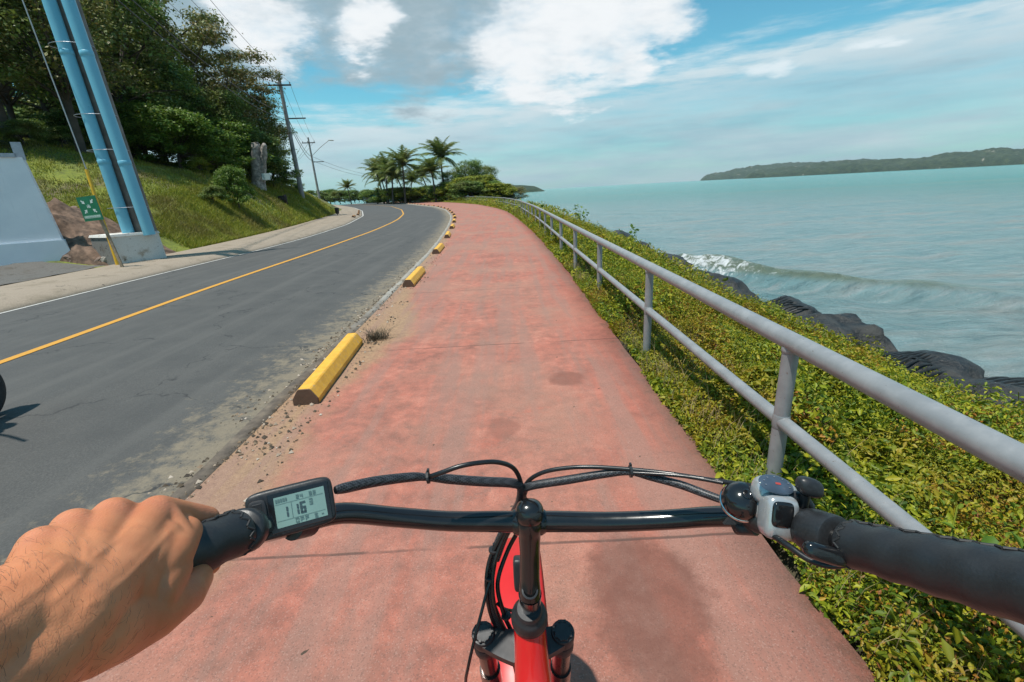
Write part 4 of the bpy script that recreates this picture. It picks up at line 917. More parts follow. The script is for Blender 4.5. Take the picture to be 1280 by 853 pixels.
# small roadside grass tufts on the bank and lawn (uncountable)
def lawn(y0, y1, e0, e1, n, h, w_, seed, sgn=1):
    r_ = np.random.default_rng(seed); yy = y0+(y1-y0)*r_.random(n); xx = SB(yy)-(e0+(e1-e0)*r_.random(n)**1.2)
    k = ~((xx > -15.0) & (yy < 16.4) & (xx < -10.4)) & (fb(xx, yy, .45, 33)*.6+fb(xx, yy, 1.9, 34)*.4+.25*r_.random(n) > .50); xx, yy = xx[k], yy[k]
    return blades(np.stack([xx, yy, ground_z(xx, yy)-.01], 1), h, w_, seed, .5)
V, F = merge([lawn(14, 26, .1, 3.2, 52000, .16, .020, 31), lawn(15, 34, 2.6, 15, 60000, .12, .030, 32), lawn(26, 60, .1, 5, 42000, .20, .035, 33), lawn(12, 17, 3.2, 12, 12000, .14, .03, 35)])
tag(fastmesh('lawn_grass', V, F, grass_m), kind='stuff')
# ------------------------------------------------------------------ trees
def limb_tree(seed, nclump, nleaf, leafsz, mat, layered=False, bush=False, skirt=.28):
    """unit tree: height 1, crown about 0.7 wide; trunk with limbs reaching into clumps of leaves"""
    r_ = np.random.default_rng(seed); root = empty('tree', (0, 0, 0)); mb = MB()
    lean = r_.normal(size=2)*.04; topz = .62 if not bush else .45
    trunk = [Vector((0, 0, -.06)), Vector((lean[0]*.3, lean[1]*.3, .2)), Vector((lean[0]*.8, lean[1]*.8, .42)), Vector((lean[0], lean[1], topz))]
    mb.tube(trunk, [.028, .021, .016, .008], 9, True, 3)
    cs = []
    for i in range(nclump):
        f_ = (i+.5)/nclump; a = i*2.399+r_.random()*.8
        if bush: z = .12+.80*r_.random()**.8; rad = .50*math.sqrt(max(0.02, 1-((z-.35)/.62)**2))*(.35+.72*r_.random()); 
        elif layered: z = skirt+.1+(.85-skirt)*f_; rad = (.16+.26*math.sin(math.pi*min(1, (1-f_)*.9+.12)))*(.5+.6*r_.random())
        else: z = skirt+(.93-skirt)*f_**.9; rad = .37*math.sqrt(max(.03, 1-((z-.55)/.46)**2))*(.45+.6*r_.random())
        c = np.array([lean[0]+math.cos(a)*rad, lean[1]+math.sin(a)*rad, z]); cs.append(c)
        if i % (1 if nclump < 30 else 2) == 0:
            t0 = trunk[1].lerp(trunk[3], min(1, max(0, (z-.3)/.6)*r_.random()+.1)); e = Vector(c); m_ = t0.lerp(e, .5)+Vector((0, 0, .03))
            mb.tube([t0, m_, e], [.008, .005, .002], 5)
    mb.build('trunk', bark_m, root, True)
    P = []; Nn = []
    for c in cs:
        rad = (.085 if not bush else .11)*(.45+1.0*r_.random()); k = int(nleaf*(rad/.085)**1.6*(.6 if bush else 1)); g = r_.normal(size=(k, 3)); g /= np.linalg.norm(g, axis=1)[:, None]
        rr = rad*(r_.random(k)**.42); fl = .38 if layered else .68
        # each clump is itself ragged: squeeze along noise directions
        rg = 1+.35*np.sin(g[:, 0]*5+c[0]*40)*np.cos(g[:, 1]*4+c[1]*30)
        P.append(c+g*(rr*rg)[:, None]*np.array([1.35, 1.35, fl])); Nn.append(g*.5+np.array([0, 0, .8]))
    V, F = leafcloud(np.concatenate(P), leafsz, .45, .55, seed, np.concatenate(Nn), 4)
    fastmesh('crown', V, F, mat, root)
    return root
def palm_proto(seed, nf=30, droop=1.0, lean=.12, trunk=True):
    """unit palm: trunk to z=1, fronds about 0.42 long"""
    r_ = np.random.default_rng(seed); root = empty('palm_tree', (0, 0, 0))
    tp = [Vector((0, 0, -.05)), Vector((lean*.25, 0, .25)), Vector((lean*.8, .02, .6)), Vector((lean*1.3, .02, .80))]
    mb = MB().tube(tp, [.030, .020, .016, .015], 9, True, 5); mb.build('trunk', bark_m, root, True)
    c = np.array(tp[-1]); V = []; F = []
    for i in range(nf):
        a = i*2.399+r_.random()*.3; el = math.radians(82-98*(i/nf)**1.05*droop+r_.normal()*7); Ln = (.46+.12*r_.random())*(1 if i > 3 else .85)
        d = np.array([math.cos(a), math.sin(a)]); p = c.copy(); seg = 15; pts = [p.copy()]; e = el
        for k in range(seg):
            p = p+np.array([d[0]*math.cos(e), d[1]*math.cos(e), math.sin(e)])*Ln/seg; pts.append(p.copy()); e -= math.radians(2.0+5.2*k/seg)*droop
        pts = np.array(pts); sd = np.array([-d[1], d[0], 0])
        for k in range(1, seg+1):
            tw = (pts[k]-pts[k-1])/np.linalg.norm(pts[k]-pts[k-1]); f_ = k/seg; ll = .15*math.sin(math.pi*(f_*.82+.14))**.8*(.8+.3*r_.random())
            for hs in (0, .5):
                base = pts[k-1]*(1-hs)+pts[k]*hs
                for s_ in (-1, 1):
                    dr = sd*s_*.8+tw*.75+np.array([0, 0, -.15-.4*r_.random()]); dr /= np.linalg.norm(dr); tipp = base+dr*ll; o = len(V); wv = tw*.0085
                    V += [base-wv, base+wv, base+dr*ll*.5+wv*.9, tipp]; F.append((o, o+1, o+2, o+3))
        o = len(V); 
        for k in range(seg+1): wv = sd*.0035*(1-.7*k/seg); V += [pts[k]-wv, pts[k]+wv+np.array([0, 0, .001])]
        for k in range(seg): F.append((o+2*k, o+2*k+1, o+2*k+3, o+2*k+2))
    fastmesh('crown', np.array(V), np.array(F), palm_m, root)
    # hanging dry skirt and nuts
    mb = MB()
    for k in range(5): a = k*1.3; mb.sell(c+np.array([math.cos(a)*.03, math.sin(a)*.03, -.03]), (1, 0, 0), (0, 1, 0), (0, 0, 1), (.016, .016, .02), 2, 8, 6)
    mb.build('coconuts', simple('coconut husk', (.16, .12, .03), .7), root, True)
    return root
tb = limb_tree(1, 60, 360, .020, leaf_dark); tc_ = limb_tree(2, 54, 300, .020, leaf_brown, skirt=.35); td = limb_tree(3, 30, 420, .019, leaf_brown, layered=True, skirt=.40)
bu = limb_tree(4, 60, 330, .036, leaf_green, bush=True); by_ = limb_tree(5, 50, 330, .040, leaf_yellow, bush=True); bd = limb_tree(6, 60, 330, .036, leaf_dark, bush=True)
pm = palm_proto(11); pm2 = palm_proto(12, 28, .85, -.06); pm3 = palm_proto(13, 32, 1.0, .02)
protos = [tb, tc_, td, bu, by_, bd, pm, pm2, pm3]; first = set()
def plant(src, name, x, y, h, wd, label, cat, group, rz=None, dz=0, z=None):
    if src in first: o_ = copy_tree(src)
    else: o_ = src; first.add(src)
    o_.name = name; o_.location = (x, y, (gz(x, y) if z is None else z)+dz); o_.scale = (wd, wd, h); o_.rotation_euler = (0, 0, random.random()*6.28 if rz is None else rz)
    return tag(o_, label, cat, group)
def plant_px(src, name, px, pytop, Y, wr, label, cat='tree', group='trees on the hillside', rz=None, pybase=None):
    d = ray(px, pytop); x = d.x/d.y*Y; zt = CAMH+d.z/d.y*Y; z = gz(x, Y); h = max(zt-z, .6)/.97
    return plant(src, name, x, Y, h, h*wr, label, cat, group, rz)
hill = [ # src, px, top px, distance, width ratio, label
 (tc_, 25, -60, 25, 1.0, 'tall brownish-leaved tree at the left edge of the photo, behind the white wall'),
 (tb, -70, -60, 24, 1.1, 'dark tree beyond the left edge above the white wall'),
 (tb, 100, -30, 31, 1.05, 'tall dark tree behind the leaning pole with blue pipes'),
 (tc_, 62, -40, 34, 1.0, 'brownish tall tree between the guy wire and the leaning pole'),
 (tc_, 150, -8, 37, .95, 'tall olive-brown tree just right of the leaning pole'),
 (td, 212, 2, 39, .95, 'tall thin dark tree with sky showing through, right of the leaning pole'),
 (td, 252, 48, 42, .95, 'layered tree below the utility wires in the middle of the hill'),
 (tb, 196, 72, 35, 1.0, 'rounded dark green tree in the middle of the hillside'),
 (tc_, 282, 84, 45, 1.0, 'brownish tree on the right shoulder of the hillside wood'),
 (tb, 305, 120, 47, 1.05, 'dark tree at the right end of the hillside wood'),
 (tb, 322, 150, 50, 1.1, 'lowest dark tree at the right end, beside the slender pole'),
 (tb, 262, 112, 38, 1.1, 'dark green tree before the layered one on the hill'),
 (tb, 20, 20, 38, 1.2, 'dark tree filling the back of the wood at far left'),
 (tb, 135, 60, 42, 1.3, 'dark tree filling the back of the wood behind the blue pipes'),
 (tb, 235, 100, 50, 1.3, 'dark tree filling the back of the wood in the middle'),
 (tc_, -30, 20, 30, 1.2, 'brown-leaved tree low behind the white wall'),
]
for i, (s_, px, py, Y, wr, lab) in enumerate(hill): plant_px(s_, 'hill_tree', px, py, Y, wr, lab)
under = [
 (bd, 20, 150, 23.5, 1.3, 'dark bush above the white wall coping'), (bd, 70, 158, 25.5, 1.3, 'dark bush behind the guy wire at the edge of the wood'), (bd, 118, 152, 27.5, 1.3, 'dark bush left of the blue pipes at the edge of the wood'),
 (bu, 165, 128, 30, 1.25, 'fresh green bush right behind the leaning pole'), (bu, 208, 138, 30, 1.35, 'large fresh green bush at the wood edge, second right of the leaning pole'), (bu, 245, 158, 31.5, 1.3, 'fresh green bush in the middle of the wood edge'),
 (bd, 185, 108, 34, 1.2, 'dark bush above the fresh green bushes'), (bu, 275, 150, 36, 1.2, 'green bush under the brownish tree at the wood edge'), (bd, 305, 165, 39, 1.2, 'dark bush left of the broken stump'),
 (bd, 335, 196, 42, 1.3, 'dark low bush behind the broken stump'), (by_, 245, 196, 29.5, 1.2, 'small yellow green shrub low at the wood edge'), (bd, -40, 140, 22, 1.4, 'dark bush beyond the left edge above the wall'),
 (bd, 0, 168, 28, 1.5, 'dark bush between the trunks at far left'), (bd, 60, 165, 31, 1.5, 'dark bush between the trunks behind the guy wire'), (bd, 110, 160, 34, 1.5, 'dark bush between the trunks left of the pipes'), (bd, 30, 150, 34, 1.6, 'dark bush high on the hill at far left'), (bd, 90, 140, 38, 1.6, 'dark bush high on the hill behind the guy wire'), (bd, -60, 170, 27, 1.5, 'dark bush under the trees beyond the left edge'),
 (bd, 10, 120, 50, 1.9, 'far dark bush closing the gap between the trunks at far left'), (bd, 70, 118, 54, 1.9, 'far dark bush closing the gap behind the guy wire'), (bd, 125, 110, 56, 1.9, 'far dark bush closing the gap behind the pipes'),
 (bd, 225, 120, 42, 1.3, 'dark bush deep in the middle of the wood'), (bu, 268, 196, 33, 1.3, 'low green bush left of the small lawn tree'), (bd, 295, 190, 37, 1.3, 'low dark bush right of the small lawn tree'), (bd, 145, 150, 31, 1.2, 'dark bush directly behind the blue pipes')]
for (s_, px, py, Y, wr, lab) in under: plant_px(s_, 'bush', px, py, Y, wr, lab, 'bush', 'bushes at the edge of the hillside wood')
plant_px(bu, 'small_tree', 288, 208, 26, .72, 'small round green tree standing alone on the lawn', 'tree', None)
plant_px(bd, 'bush', 262, 232, 24, 1.2, 'little bare shrub left of the small lawn tree', 'bush', None)
far_b = [(bu, 372, 232, 52), (by_, 352, 228, 50), (bd, 362, 224, 60), (bu, 388, 238, 62), (bd, 345, 226, 66)]
for i, (s_, px, py, Y) in enumerate(far_b): plant_px(s_, 'bush', px, py, Y, 1.6, f'{nth[i].lower()} low bush round the foot of the two slender poles', 'bush', 'bushes round the slender poles')
# wood beyond the bend, low palms and broad trees
r_ = random.Random(3); k = 0
for i in range(26):
    px = 398+i*6.2; Y = 128+r_.random()*35; d = ray(px, 236+r_.random()*7); x = d.x/d.y*Y; z = .4; h = CAMH+d.z/d.y*Y-z
    s_ = [pm3, bd, bu, pm2, bd, by_][i % 6]; pal = s_ in (pm3, pm2)
    plant(s_, 'palm_tree' if pal else 'far_tree', x, Y, h, h*(1.0 if pal else 1.5), f'{nth[k % 25].lower() if k < 25 else "last"} {"low palm" if pal else "round tree"} from the left in the far row beyond the bend', 'palm tree' if pal else 'tree', 'low trees beyond the road bend', z=z); k += 1
plant(pm2, 'palm_tree', at(437, 240, 112).x, 112, 4.4, 5.0, 'lone low palm left of the palm grove beyond the bend', 'palm tree', None, z=.5)
palms = [ # px crown centre, px py of crown centre, distance, proto, label
 (471, 216, 112, pm, 'leftmost coconut palm of the grove at the bend'), (481, 211, 106, pm3, 'second palm from the left of the grove, yellowing fronds'),
 (489, 219, 100, pm2, 'short palm tucked beneath the tall left one'), (503, 205, 98, pm3, 'large palm with upright fronds left of the middle of the grove'),
 (515, 226, 106, pm, 'low palm in the middle of the grove'), (538, 214, 96, pm2, 'wide palm with long pale fronds right of the middle'),
 (552, 196, 112, pm3, 'tallest dark palm standing above the grove'), (527, 220, 118, pm, 'palm half hidden behind the wide one'), (477, 226, 118, pm2, 'low palm behind the left palms'), (496, 222, 118, pm, 'low palm behind the large left one')]
for i, (px, py, Y, s_, lab) in enumerate(palms):
    c = at(px, py, Y); H = (c.z-.3)/.80; wdt = H*(1.0 if H > 8 else 1.3); wdt = min(wdt, 11)
    lean = {id(pm): .16, id(pm2): -.08, id(pm3): .026}[id(s_)]*wdt; rz = random.choice([0, .5, -.5, 3.1]) if i % 2 else random.random()*6.28
    plant(s_, 'coconut_palm', c.x-lean*math.cos(rz), Y-lean*math.sin(rz), H, wdt, lab, 'palm tree', 'coconut palms at the bend', rz, z=.3)
sea_t = [(tb, 583, 200, 104, .85, 'dark loose-crowned tree rising behind the yellow green bushes'), (tb, 600, 207, 108, .9, 'smaller dark tree right of the loose-crowned one'), (by_, 578, 222, 96, 1.3, 'yellow green bush left in the clump before the sea'),
 (by_, 600, 219, 98, 1.4, 'bright yellow green bush in the middle of the clump before the sea'), (bd, 588, 226, 92, 1.3, 'dark green bush at the front of the clump before the sea'), (bu, 562, 228, 98, 1.4, 'green bush between the palms and the yellow bushes'),
 (bu, 612, 226, 97, 1.2, 'green bush at the right of the clump'), (bu, 545, 236, 98, 1.6, 'low green bush under the wide palm'), (tc_, 630, 231, 99, 1.5, 'small brownish mangrove at the water, last of the clump'), (tc_, 641, 234, 97, 1.6, 'outermost little mangrove standing in the water edge'), (by_, 620, 229, 94, 1.3, 'yellow bush beside the mangroves')]
sea_t += [(bu, 484, 236, 112, 1.7, 'low green bush under the left palms'), (by_, 498, 234, 108, 1.5, 'yellow green bush at the foot of the large left palm'), (bu, 512, 235, 112, 1.6, 'green bush in the middle beneath the palms'),
 (by_, 524, 236, 106, 1.4, 'yellow bush between the middle palm trunks'), (bd, 532, 232, 114, 1.5, 'dark bush right of the middle palm trunks'), (bu, 470, 238, 118, 1.7, 'leftmost low green bush beneath the palms'), (by_, 555, 232, 96, 1.3, 'yellow green bush below the tallest palm'), (tb, 566, 214, 112, .9, 'dark broad-leaved tree right of the tallest palm')]
for (s_, px, py, Y, wr, lab) in sea_t: 
    d = ray(px, py); x = d.x/d.y*Y; zt = CAMH+d.z/d.y*Y; z = max(gz(x, Y), -1.7); h = (zt-z)/.97
    plant(s_, 'seaside_tree', x, Y, h, h*wr*1.3, lab, 'tree', 'trees and bushes at the point', None, z=z)
# little blue roofed stalls under the palms
def stall(px, py, Y, w_, h, col, label):
    b = at(px, py, Y); z = .2; root = tag(empty('stall', (b.x, Y, z)), label, 'stall')
    wm_ = simple('pale stall wall', (.45, .45, .42), .7, 0, .2, 2); rm_ = simple('stall roof '+label[:8], col, .5, 0, .15, 2)
    MB().box((b.x, Y, z+h*.3), (w_*.42, 1.4, h*.3)).build('wall', wm_, root)
    MB().add([(b.x-w_/2, Y-2, z+h*.6), (b.x+w_/2, Y-2, z+h*.6), (b.x+w_/2, Y+2, z+h*.6), (b.x-w_/2, Y+2, z+h*.6), (b.x-w_*.3, Y, z+h), (b.x+w_*.3, Y, z+h)],
             [(0, 1, 5, 4), (2, 3, 4, 5), (1, 2, 5), (3, 0, 4), (3, 2, 1, 0)]).build('roof', rm_, root)
    for s_ in (-1, 1): MB().box((b.x+s_*w_*.46, Y-1.8, z+h*.3), (.06, .06, h*.3)).build('post', wm_, root)
stall(469, 246, 118, 5.0, 2.3, (.10, .42, .50), 'pale blue-green roofed stall beneath the left palms')
stall(517, 247, 116, 7.0, 2.1, (.30, .42, .55), 'long blue-grey roofed stall among the middle palms')
stall(536, 246.5, 110, 3.2, 1.8, (.62, .66, .70), 'small white roofed stall beside the railing end')
# ------------------------------------------------------------------ motorcycle passing on the road (mostly outside the frame)
def wheel(mb_t, mb_r, mb_s, c, axle, R, w_, rim=.78, nsp=28, hub=.03):
    c = Vector(c); A = Vector(axle).normalized(); N = Vector((0, 0, 1)); N = (N-A*N.dot(A)).normalized(); B = A.cross(N)
    ring = lambda r: [c+(N*math.cos(a)+B*math.sin(a))*r for a in np.linspace(0, 2*math.pi, 49)]
    mb_t.tube(ring(R-w_), w_, 12, False)
    mb_r.tube(ring(R-w_*2.1), w_*.62, 8, False)
    mb_r.lathe(c-A*.05, A, [(hub, 0), (hub, .1)], 14)
    for k in range(nsp):
        a = 2*math.pi*k/nsp; b = a+(.5 if k % 2 else -.5); s_ = .035 if (k//2) % 2 else -.035
        mb_s.tube([c+A*s_+(N*math.cos(b)+B*math.sin(b))*hub, c+(N*math.cos(a)+B*math.sin(a))*(R-w_*2.3)], .0014, 5, False)
mt = tag(empty('motorcycle', (-4.45, 2.6, -.05)), 'red motorcycle with a black tyre on the road, cut by the left edge', 'motorcycle')
mxx, mz = -4.14, .245
mcol = simple('red motorcycle paint', (.35, .02, .02), .3, 0, .1, 20, .03, .001, Coat_Weight=.5)
for (yy_, nm) in ((3.27, 'front'), (2.0, 'rear')):
    a_t, a_r, a_s = MB(), MB(), MB(); wheel(a_t, a_r, a_s, (mxx, yy_, mz), (1, 0, 0), .29, .052, nsp=10, hub=.07)
    wt = a_t.build('wheel', rubber, mt, True); a_r.build('rim', silver, wt, True); a_s.build('spokes', chrome, wt)
mb = MB(); mb.tube([(mxx, 3.27+.33*math.cos(a), mz+.33*math.sin(a)) for a in np.linspace(.75, 2.6, 12)], .05, 8); mb.build('front_fender', mcol, mt, True)
mb = MB(); [mb.tube([(mxx+s_*.09, 3.27, mz), (mxx+s_*.09, 2.98, mz+.62)], .022, 10) for s_ in (-1, 1)]; mb.build('fork', chrome, mt, True)
MB().sell((mxx, 2.75, mz+.62), (1, 0, 0), (0, 1, -.1), (0, .1, 1), (.14, .28, .13), 2.6).build('fuel_tank', mcol, mt, True)
MB().sell((mxx, 2.25, mz+.57), (1, 0, 0), (0, 1, 0), (0, 0, 1), (.13, .36, .06), 3).build('seat', rubber, mt, True)
MB().sell((mxx, 2.62, mz+.20), (1, 0, 0), (0, 1, 0), (0, 0, 1), (.14, .22, .20), 3).build('engine', black_matte, mt, True)
MB().tube([(mxx-.36, 2.80, mz+.83), (mxx-.1, 2.92, mz+.76), (mxx+.1, 2.92, mz+.76), (mxx+.36, 2.80, mz+.83)], .013, 8, True, 4).build('handlebar', black_gloss, mt, True)
MB().sell((mxx, 3.06, mz+.66), (1, 0, 0), (0, 1, 0), (0, 0, 1), (.09, .07, .09), 2.2).build('headlamp', chrome, mt, True)
MB().tube([(mxx+.12, 2.75, mz+.05), (mxx+.14, 2.30, mz-.02), (mxx+.15, 1.75, mz+.12)], [.02, .035, .045], 10, True, 4).build('exhaust', chrome, mt, True)

# ------------------------------------------------------------------ the bicycle being ridden
bike = tag(empty('bicycle', (0, .3, 0)), 'red bicycle with black handlebar seen from the saddle, digital display on its left', 'bicycle')
SA = Vector((0, -.34, .94)).normalized()             # steering axis, up
# handlebar
hb = [(300, 665, .36), (336, 662, .432), (380, 652, .476), (430, 641.5, .503), (495, 646.5, .535), (560, 651.5, .552), (620, 652, .557), (661, 652, .558), (700, 652, .557), (760, 652.5, .553), (830, 650, .54), (890, 646, .52), (940, 647, .49), (1000, 656, .437), (1060, 679, .385)]
pts = [W(*q) for q in hb]
MB().tube([W(46, 776, .245)]+pts+[W(1060, 679, .385)+(W(1250, 727, .29)-W(1060, 679, .385))*1.25], [.0111]*5+[.0112, .0115, .0122, .0125, .0122, .0115]+[.0111]*6, 20, True, 6).build('handlebar', black_gloss, bike, True)
# stem: clamp head, extension, quill
stem = MB()
stem.tube([W(641, 652, .557), W(646, 652, .557), W(677, 652, .557), W(682, 652, .557)], [.0130, .0158, .0158, .0130], 22)
stem.sell(W(662, 641, .545), CR, CU, -CF, (.0166, .0160, .0165), 2.3, 30, 18)
stem.tube([W(662, 640, .548), W(662, 655, .548), W(662, 668, .552), W(662.3, 690, .558), W(662.5, 722, .564), W(662.5, 736, .566), W(662.5, 745, .568)], [.0150, .0152, .0133, .0120, .0119, .0130, .0133], 24, True, 5)
q0 = W(662.5, 742, .567); stem.tube([q0, q0-SA*.020], [.0142, .0135], 22)
st_o = stem.build('stem', black_gloss, bike, True)
bd_ = (W(662.5, 742, .555)-W(662.5, 742, .567)).normalized(); bd_ = (bd_+SA*1.2).normalized(); bc = q0+bd_*.0128
mb = MB().lathe(bc, bd_, [(.0092, -.004), (.0098, .0015), (.0078, .0022), (.0072, -.0015), (.0001, -.0015)], 24); mb.build('cap_ring', black_matte, st_o, True)
MB().lathe(bc, bd_, [(.0052, -.0012), (.0052, .0008), (.0030, .0010), (.0028, -.0008), (.0001, -.0008)], 6).build('bolt', chrome, st_o)
hs = W(661.5, 766, .592)
MB().tube([q0-SA*.016, hs-SA*.02], .0112, 20).build('steerer', chrome, bike, True)
MB().lathe(hs-SA*.022, SA, [(.0225, 0), (.0236, .003), (.0236, .012), (.0222, .015), (.0222, .019), (.0200, .023), (.0165, .026), (.0165, .031), (.0150, .034), (.0120, .034)], 32).build('headset', black_matte, bike, True)
# frame: head tube, low down tube towards the rider, seat tube, stays
ht0 = hs-SA*.020; ht1 = hs-SA*.15
fr = MB().tube([ht0, ht1], [.0205, .0205], 24)
bb = Vector((0.0, -.02, .29)); dn0 = ht0-SA*.035
fr.tube([ht0-SA*.010+Vector((0, -.004, 0)), dn0+Vector((0, -.028, -.020)), dn0+Vector((0, -.06, -.085)), Vector((.0, .26, .55)), Vector((0, .13, .36)), bb], [.0205, .0225, .0245, .027, .028, .028], 24, True, 6)
fo_ = fr.build('frame', red_paint, bike, True)
fr2 = MB(); fr2.tube([bb, Vector((0, -.24, .74))], .017, 16); fr2.tube([bb, Vector((0, -.52, .34))], .011, 10); fr2.tube([Vector((0, -.20, .66)), Vector((0, -.52, .34))], .009, 10)
fr2.build('rear_frame', red_paint, bike, True)
MB().tube([Vector((0, -.23, .70)), Vector((0, -.29, .86))], .0135, 14).build('seat_post', silver, bike, True)
mb = MB().sell((0, -.30, .89), (1, 0, 0), (0, 1, 0), (0, 0, 1), (.09, .14, .035), 2.3); mb.build('saddle', rubber, bike, True)
mb = MB(); mb.lathe((.05, -.02, .29), (1, 0, 0), [(.08, 0), (.08, .004)], 28); mb.tube([(.06, -.02, .29), (.07, .08, .16)], .01, 8); mb.tube([(-.06, -.02, .29), (-.07, -.12, .42)], .01, 8); mb.build('crankset', black_matte, bike, True)
for s_, q in ((1, (.11, .08, .16)), (-1, (-.11, -.12, .42))): MB().box(q, (.045, .035, .012), bev=.004).build('pedal', rubber, bike)
# fork crown with stanchion caps, legs
cw = W(652, 795, .632); cL = W(604, 792, .632); cR = W(703.5, 790, .632); cx = (cR-cL).normalized(); cy_ = SA.cross(cx).normalized()
mb = MB(); cm = (cL+cR)/2
out = []
for u in np.linspace(-1, 1, 21):
    hw_ = .0135+.0085*(1-abs(u))**1.0; sh = -.002-.014*(1-abs(u)**1.5)
    for (s_, zz_) in ((1, .004), (1, -.012), (-1, -.012), (-1, .004)):
        bend = cy_*(hw_*s_+sh)
        out.append(cm+cx*u*.056-cy_*0+bend+SA*(zz_-.006))
mb.add(out, [tuple(f) for f in grid_faces(21, 4, True)]+[(3, 2, 1, 0), (80, 81, 82, 83)]); cr_o = mb.build('fork_crown', black_matte, bike); auto_smooth(cr_o, 30)
for c_ in (cL, cR):
    MB().lathe(c_-SA*.016, SA, [(.0150, -.008), (.0160, 0), (.0160, .015), (.0148, .0175), (.0125, .0178), (.0120, .0200), (.0114, .0210), (.0001, .0210)], 28).build('stanchion_cap', black_matte, cr_o, True)
    k = MB(); 
    for j in range(10):
        a = j*.628; k.box(c_+SA*.0054+(cx*math.cos(a)+cy_*math.sin(a))*.0119, (.0016, .0016, .0012), cx, cy_, SA)
    k.build('cap_notch', black_plastic, cr_o)
leg_m = simple('dark brown glossy fork', (.045, .026, .022), .22, .4, .15, 40, .03, .001)
for c_ in (cL, cR):
    l = MB(); l.tube([c_-SA*.015, c_-SA*.30], .0130, 20); lo = l.build('fork_leg', leg_m, bike, True)
    MB().lathe(c_-SA*.040, SA, [(.0140, -.012), (.0162, -.008), (.0162, .004), (.0140, .010)], 24).build('seal', black_matte, lo, True)
    ax_pt = c_-SA*.52; MB().tube([c_-SA*.13, c_-SA*.22, ax_pt+Vector((0, .02, .0))], [.0160, .0170, .0150], 20).build('lower_leg', leg_m, lo, True)
WC = Vector((-.010, .735, .345))
def wheel_at(c, R, axle=(1, 0, 0)):
    a_t, a_r, a_s = MB(), MB(), MB(); wheel(a_t, a_r, a_s, c, axle, R, .024, nsp=36)
    wt = a_t.build('wheel', rubber, bike, True); a_r.build('rim', silver, wt, True); a_s.build('spokes', chrome, wt)
wheel_at(WC, .345); wheel_at(Vector((0, -.52, .345)), .345)
# red fender over the front wheel
V = []; ths = np.linspace(math.radians(25), math.radians(172), 40); nc_ = 11
for th in ths:
    for k in range(nc_):
        ph = math.radians(-75+150*k/(nc_-1)); R = .345+.030+.022*math.cos(ph); xo = .056*math.sin(ph)-.004
        taper = min(1, .65+(th-ths[0])*1.2)
        V.append(WC+Vector((xo*taper, R*math.cos(th), R*math.sin(th))))
red_f = simple('red fender paint', (0.58, 0.014, 0.014), .42, 0, .06, 20, .03, .001)
F = [tuple(f) for f in grid_faces(40, nc_)]; fe = obj('front_fender', V, F, red_f, bike, True)
sm = fe.modifiers.new('t', 'SOLIDIFY'); sm.thickness = .002; sm.offset = 1
# black bracket on the fender
MB().sell(W(649, 717, .80), CR, (0, .3, .9), (0, .9, -.3), (.010, .030, .014), 5).build('lamp_bracket', black_plastic, bike, True)
# grips
gl0, gl1 = W(301, 664, .362), W(46, 776, .245); gld = (gl1-gl0).normalized()
gr0 = W(1060, 679, .385); grd = (W(1250, 727, .29)-gr0).normalized()
def grip(a, d, L_, r0, r1, name='grip'):
    mb = MB(); n = 30; pts = [a+d*L_*i/n for i in range(n+1)]
    r = [r0*.93]+[r0+(r1-r0)*(i/n)+.0006*math.sin(i*1.1) for i in range(1, n)]+[r1*.8]
    mb.tube(pts, r, 28, True, 0, (0, 0, 1)); g = mb.build(name, leather, bike, True)
    mb = MB(); A = d; N = (Vector((0, -.1, 1))-A*A.z).normalized(); B = A.cross(N); ns = 24
    for i in range(ns):                                         # laced seam along the top
        s_ = L_*(.04+.92*i/ns); rr = r0+(r1-r0)*s_/L_+.0004; a0 = math.radians(-12+(5 if i % 2 else -5)); a1 = math.radians(-12+(-5 if i % 2 else 5))
        p0 = a+A*s_+(N*math.cos(a0)+B*math.sin(a0)*seam)*rr; p1 = a+A*(s_+L_*.92/ns)+(N*math.cos(a1)+B*math.sin(a1)*seam)*rr; mb.tube([p0, p1], .0011, 6)
    nr = 26
    for i in range(nr):                                         # stitches round the inner end
        t0 = 2*math.pi*i/nr; t1 = t0+2*math.pi/nr*.8; za, zb = (.0005, .005) if i % 2 else (.005, .0005)
        mb.tube([a+A*(.002+za)+(N*math.cos(t0)+B*math.sin(t0))*(r0*1.0+.0006), a+A*(.002+zb)+(N*math.cos(t1)+B*math.sin(t1))*(r0*1.0+.0006)], .0010, 6)
    mb.build('stitching', rubber, g, True); return g
seam = 1; grip(gr0, grd, .150, .0182, .0222)
seam = -1; grip(gl0, gld, .130, .0168, .0180)
# collar and thumb lever parts at the right grip
barRd = (W(1060, 679, .385)-W(985, 652, .447)).normalized()
MB().lathe(W(1047, 675, .393), -barRd, [(.0160, 0), (.0190, .001), (.0196, .004), (.0196, .024), (.0185, .030), (.0160, .032), (.0158, .046), (.0135, .048)], 30).build('clamp_collar', black_plastic, bike, True)
MB().lathe(W(302, 664, .363), (W(338, 661, .418)-W(300, 665, .36)).normalized(), [(.0150, -.002), (.0170, 0), (.0170, .010), (.0145, .013)], 28).build('clamp_collar', black_plastic, bike, True)
X, Yv, Z = CR, CU, -CF                                          # the controls face the rider
def rot2(a): a = math.radians(a); return (X*math.cos(a)+Yv*math.sin(a), Yv*math.cos(a)-X*math.sin(a))
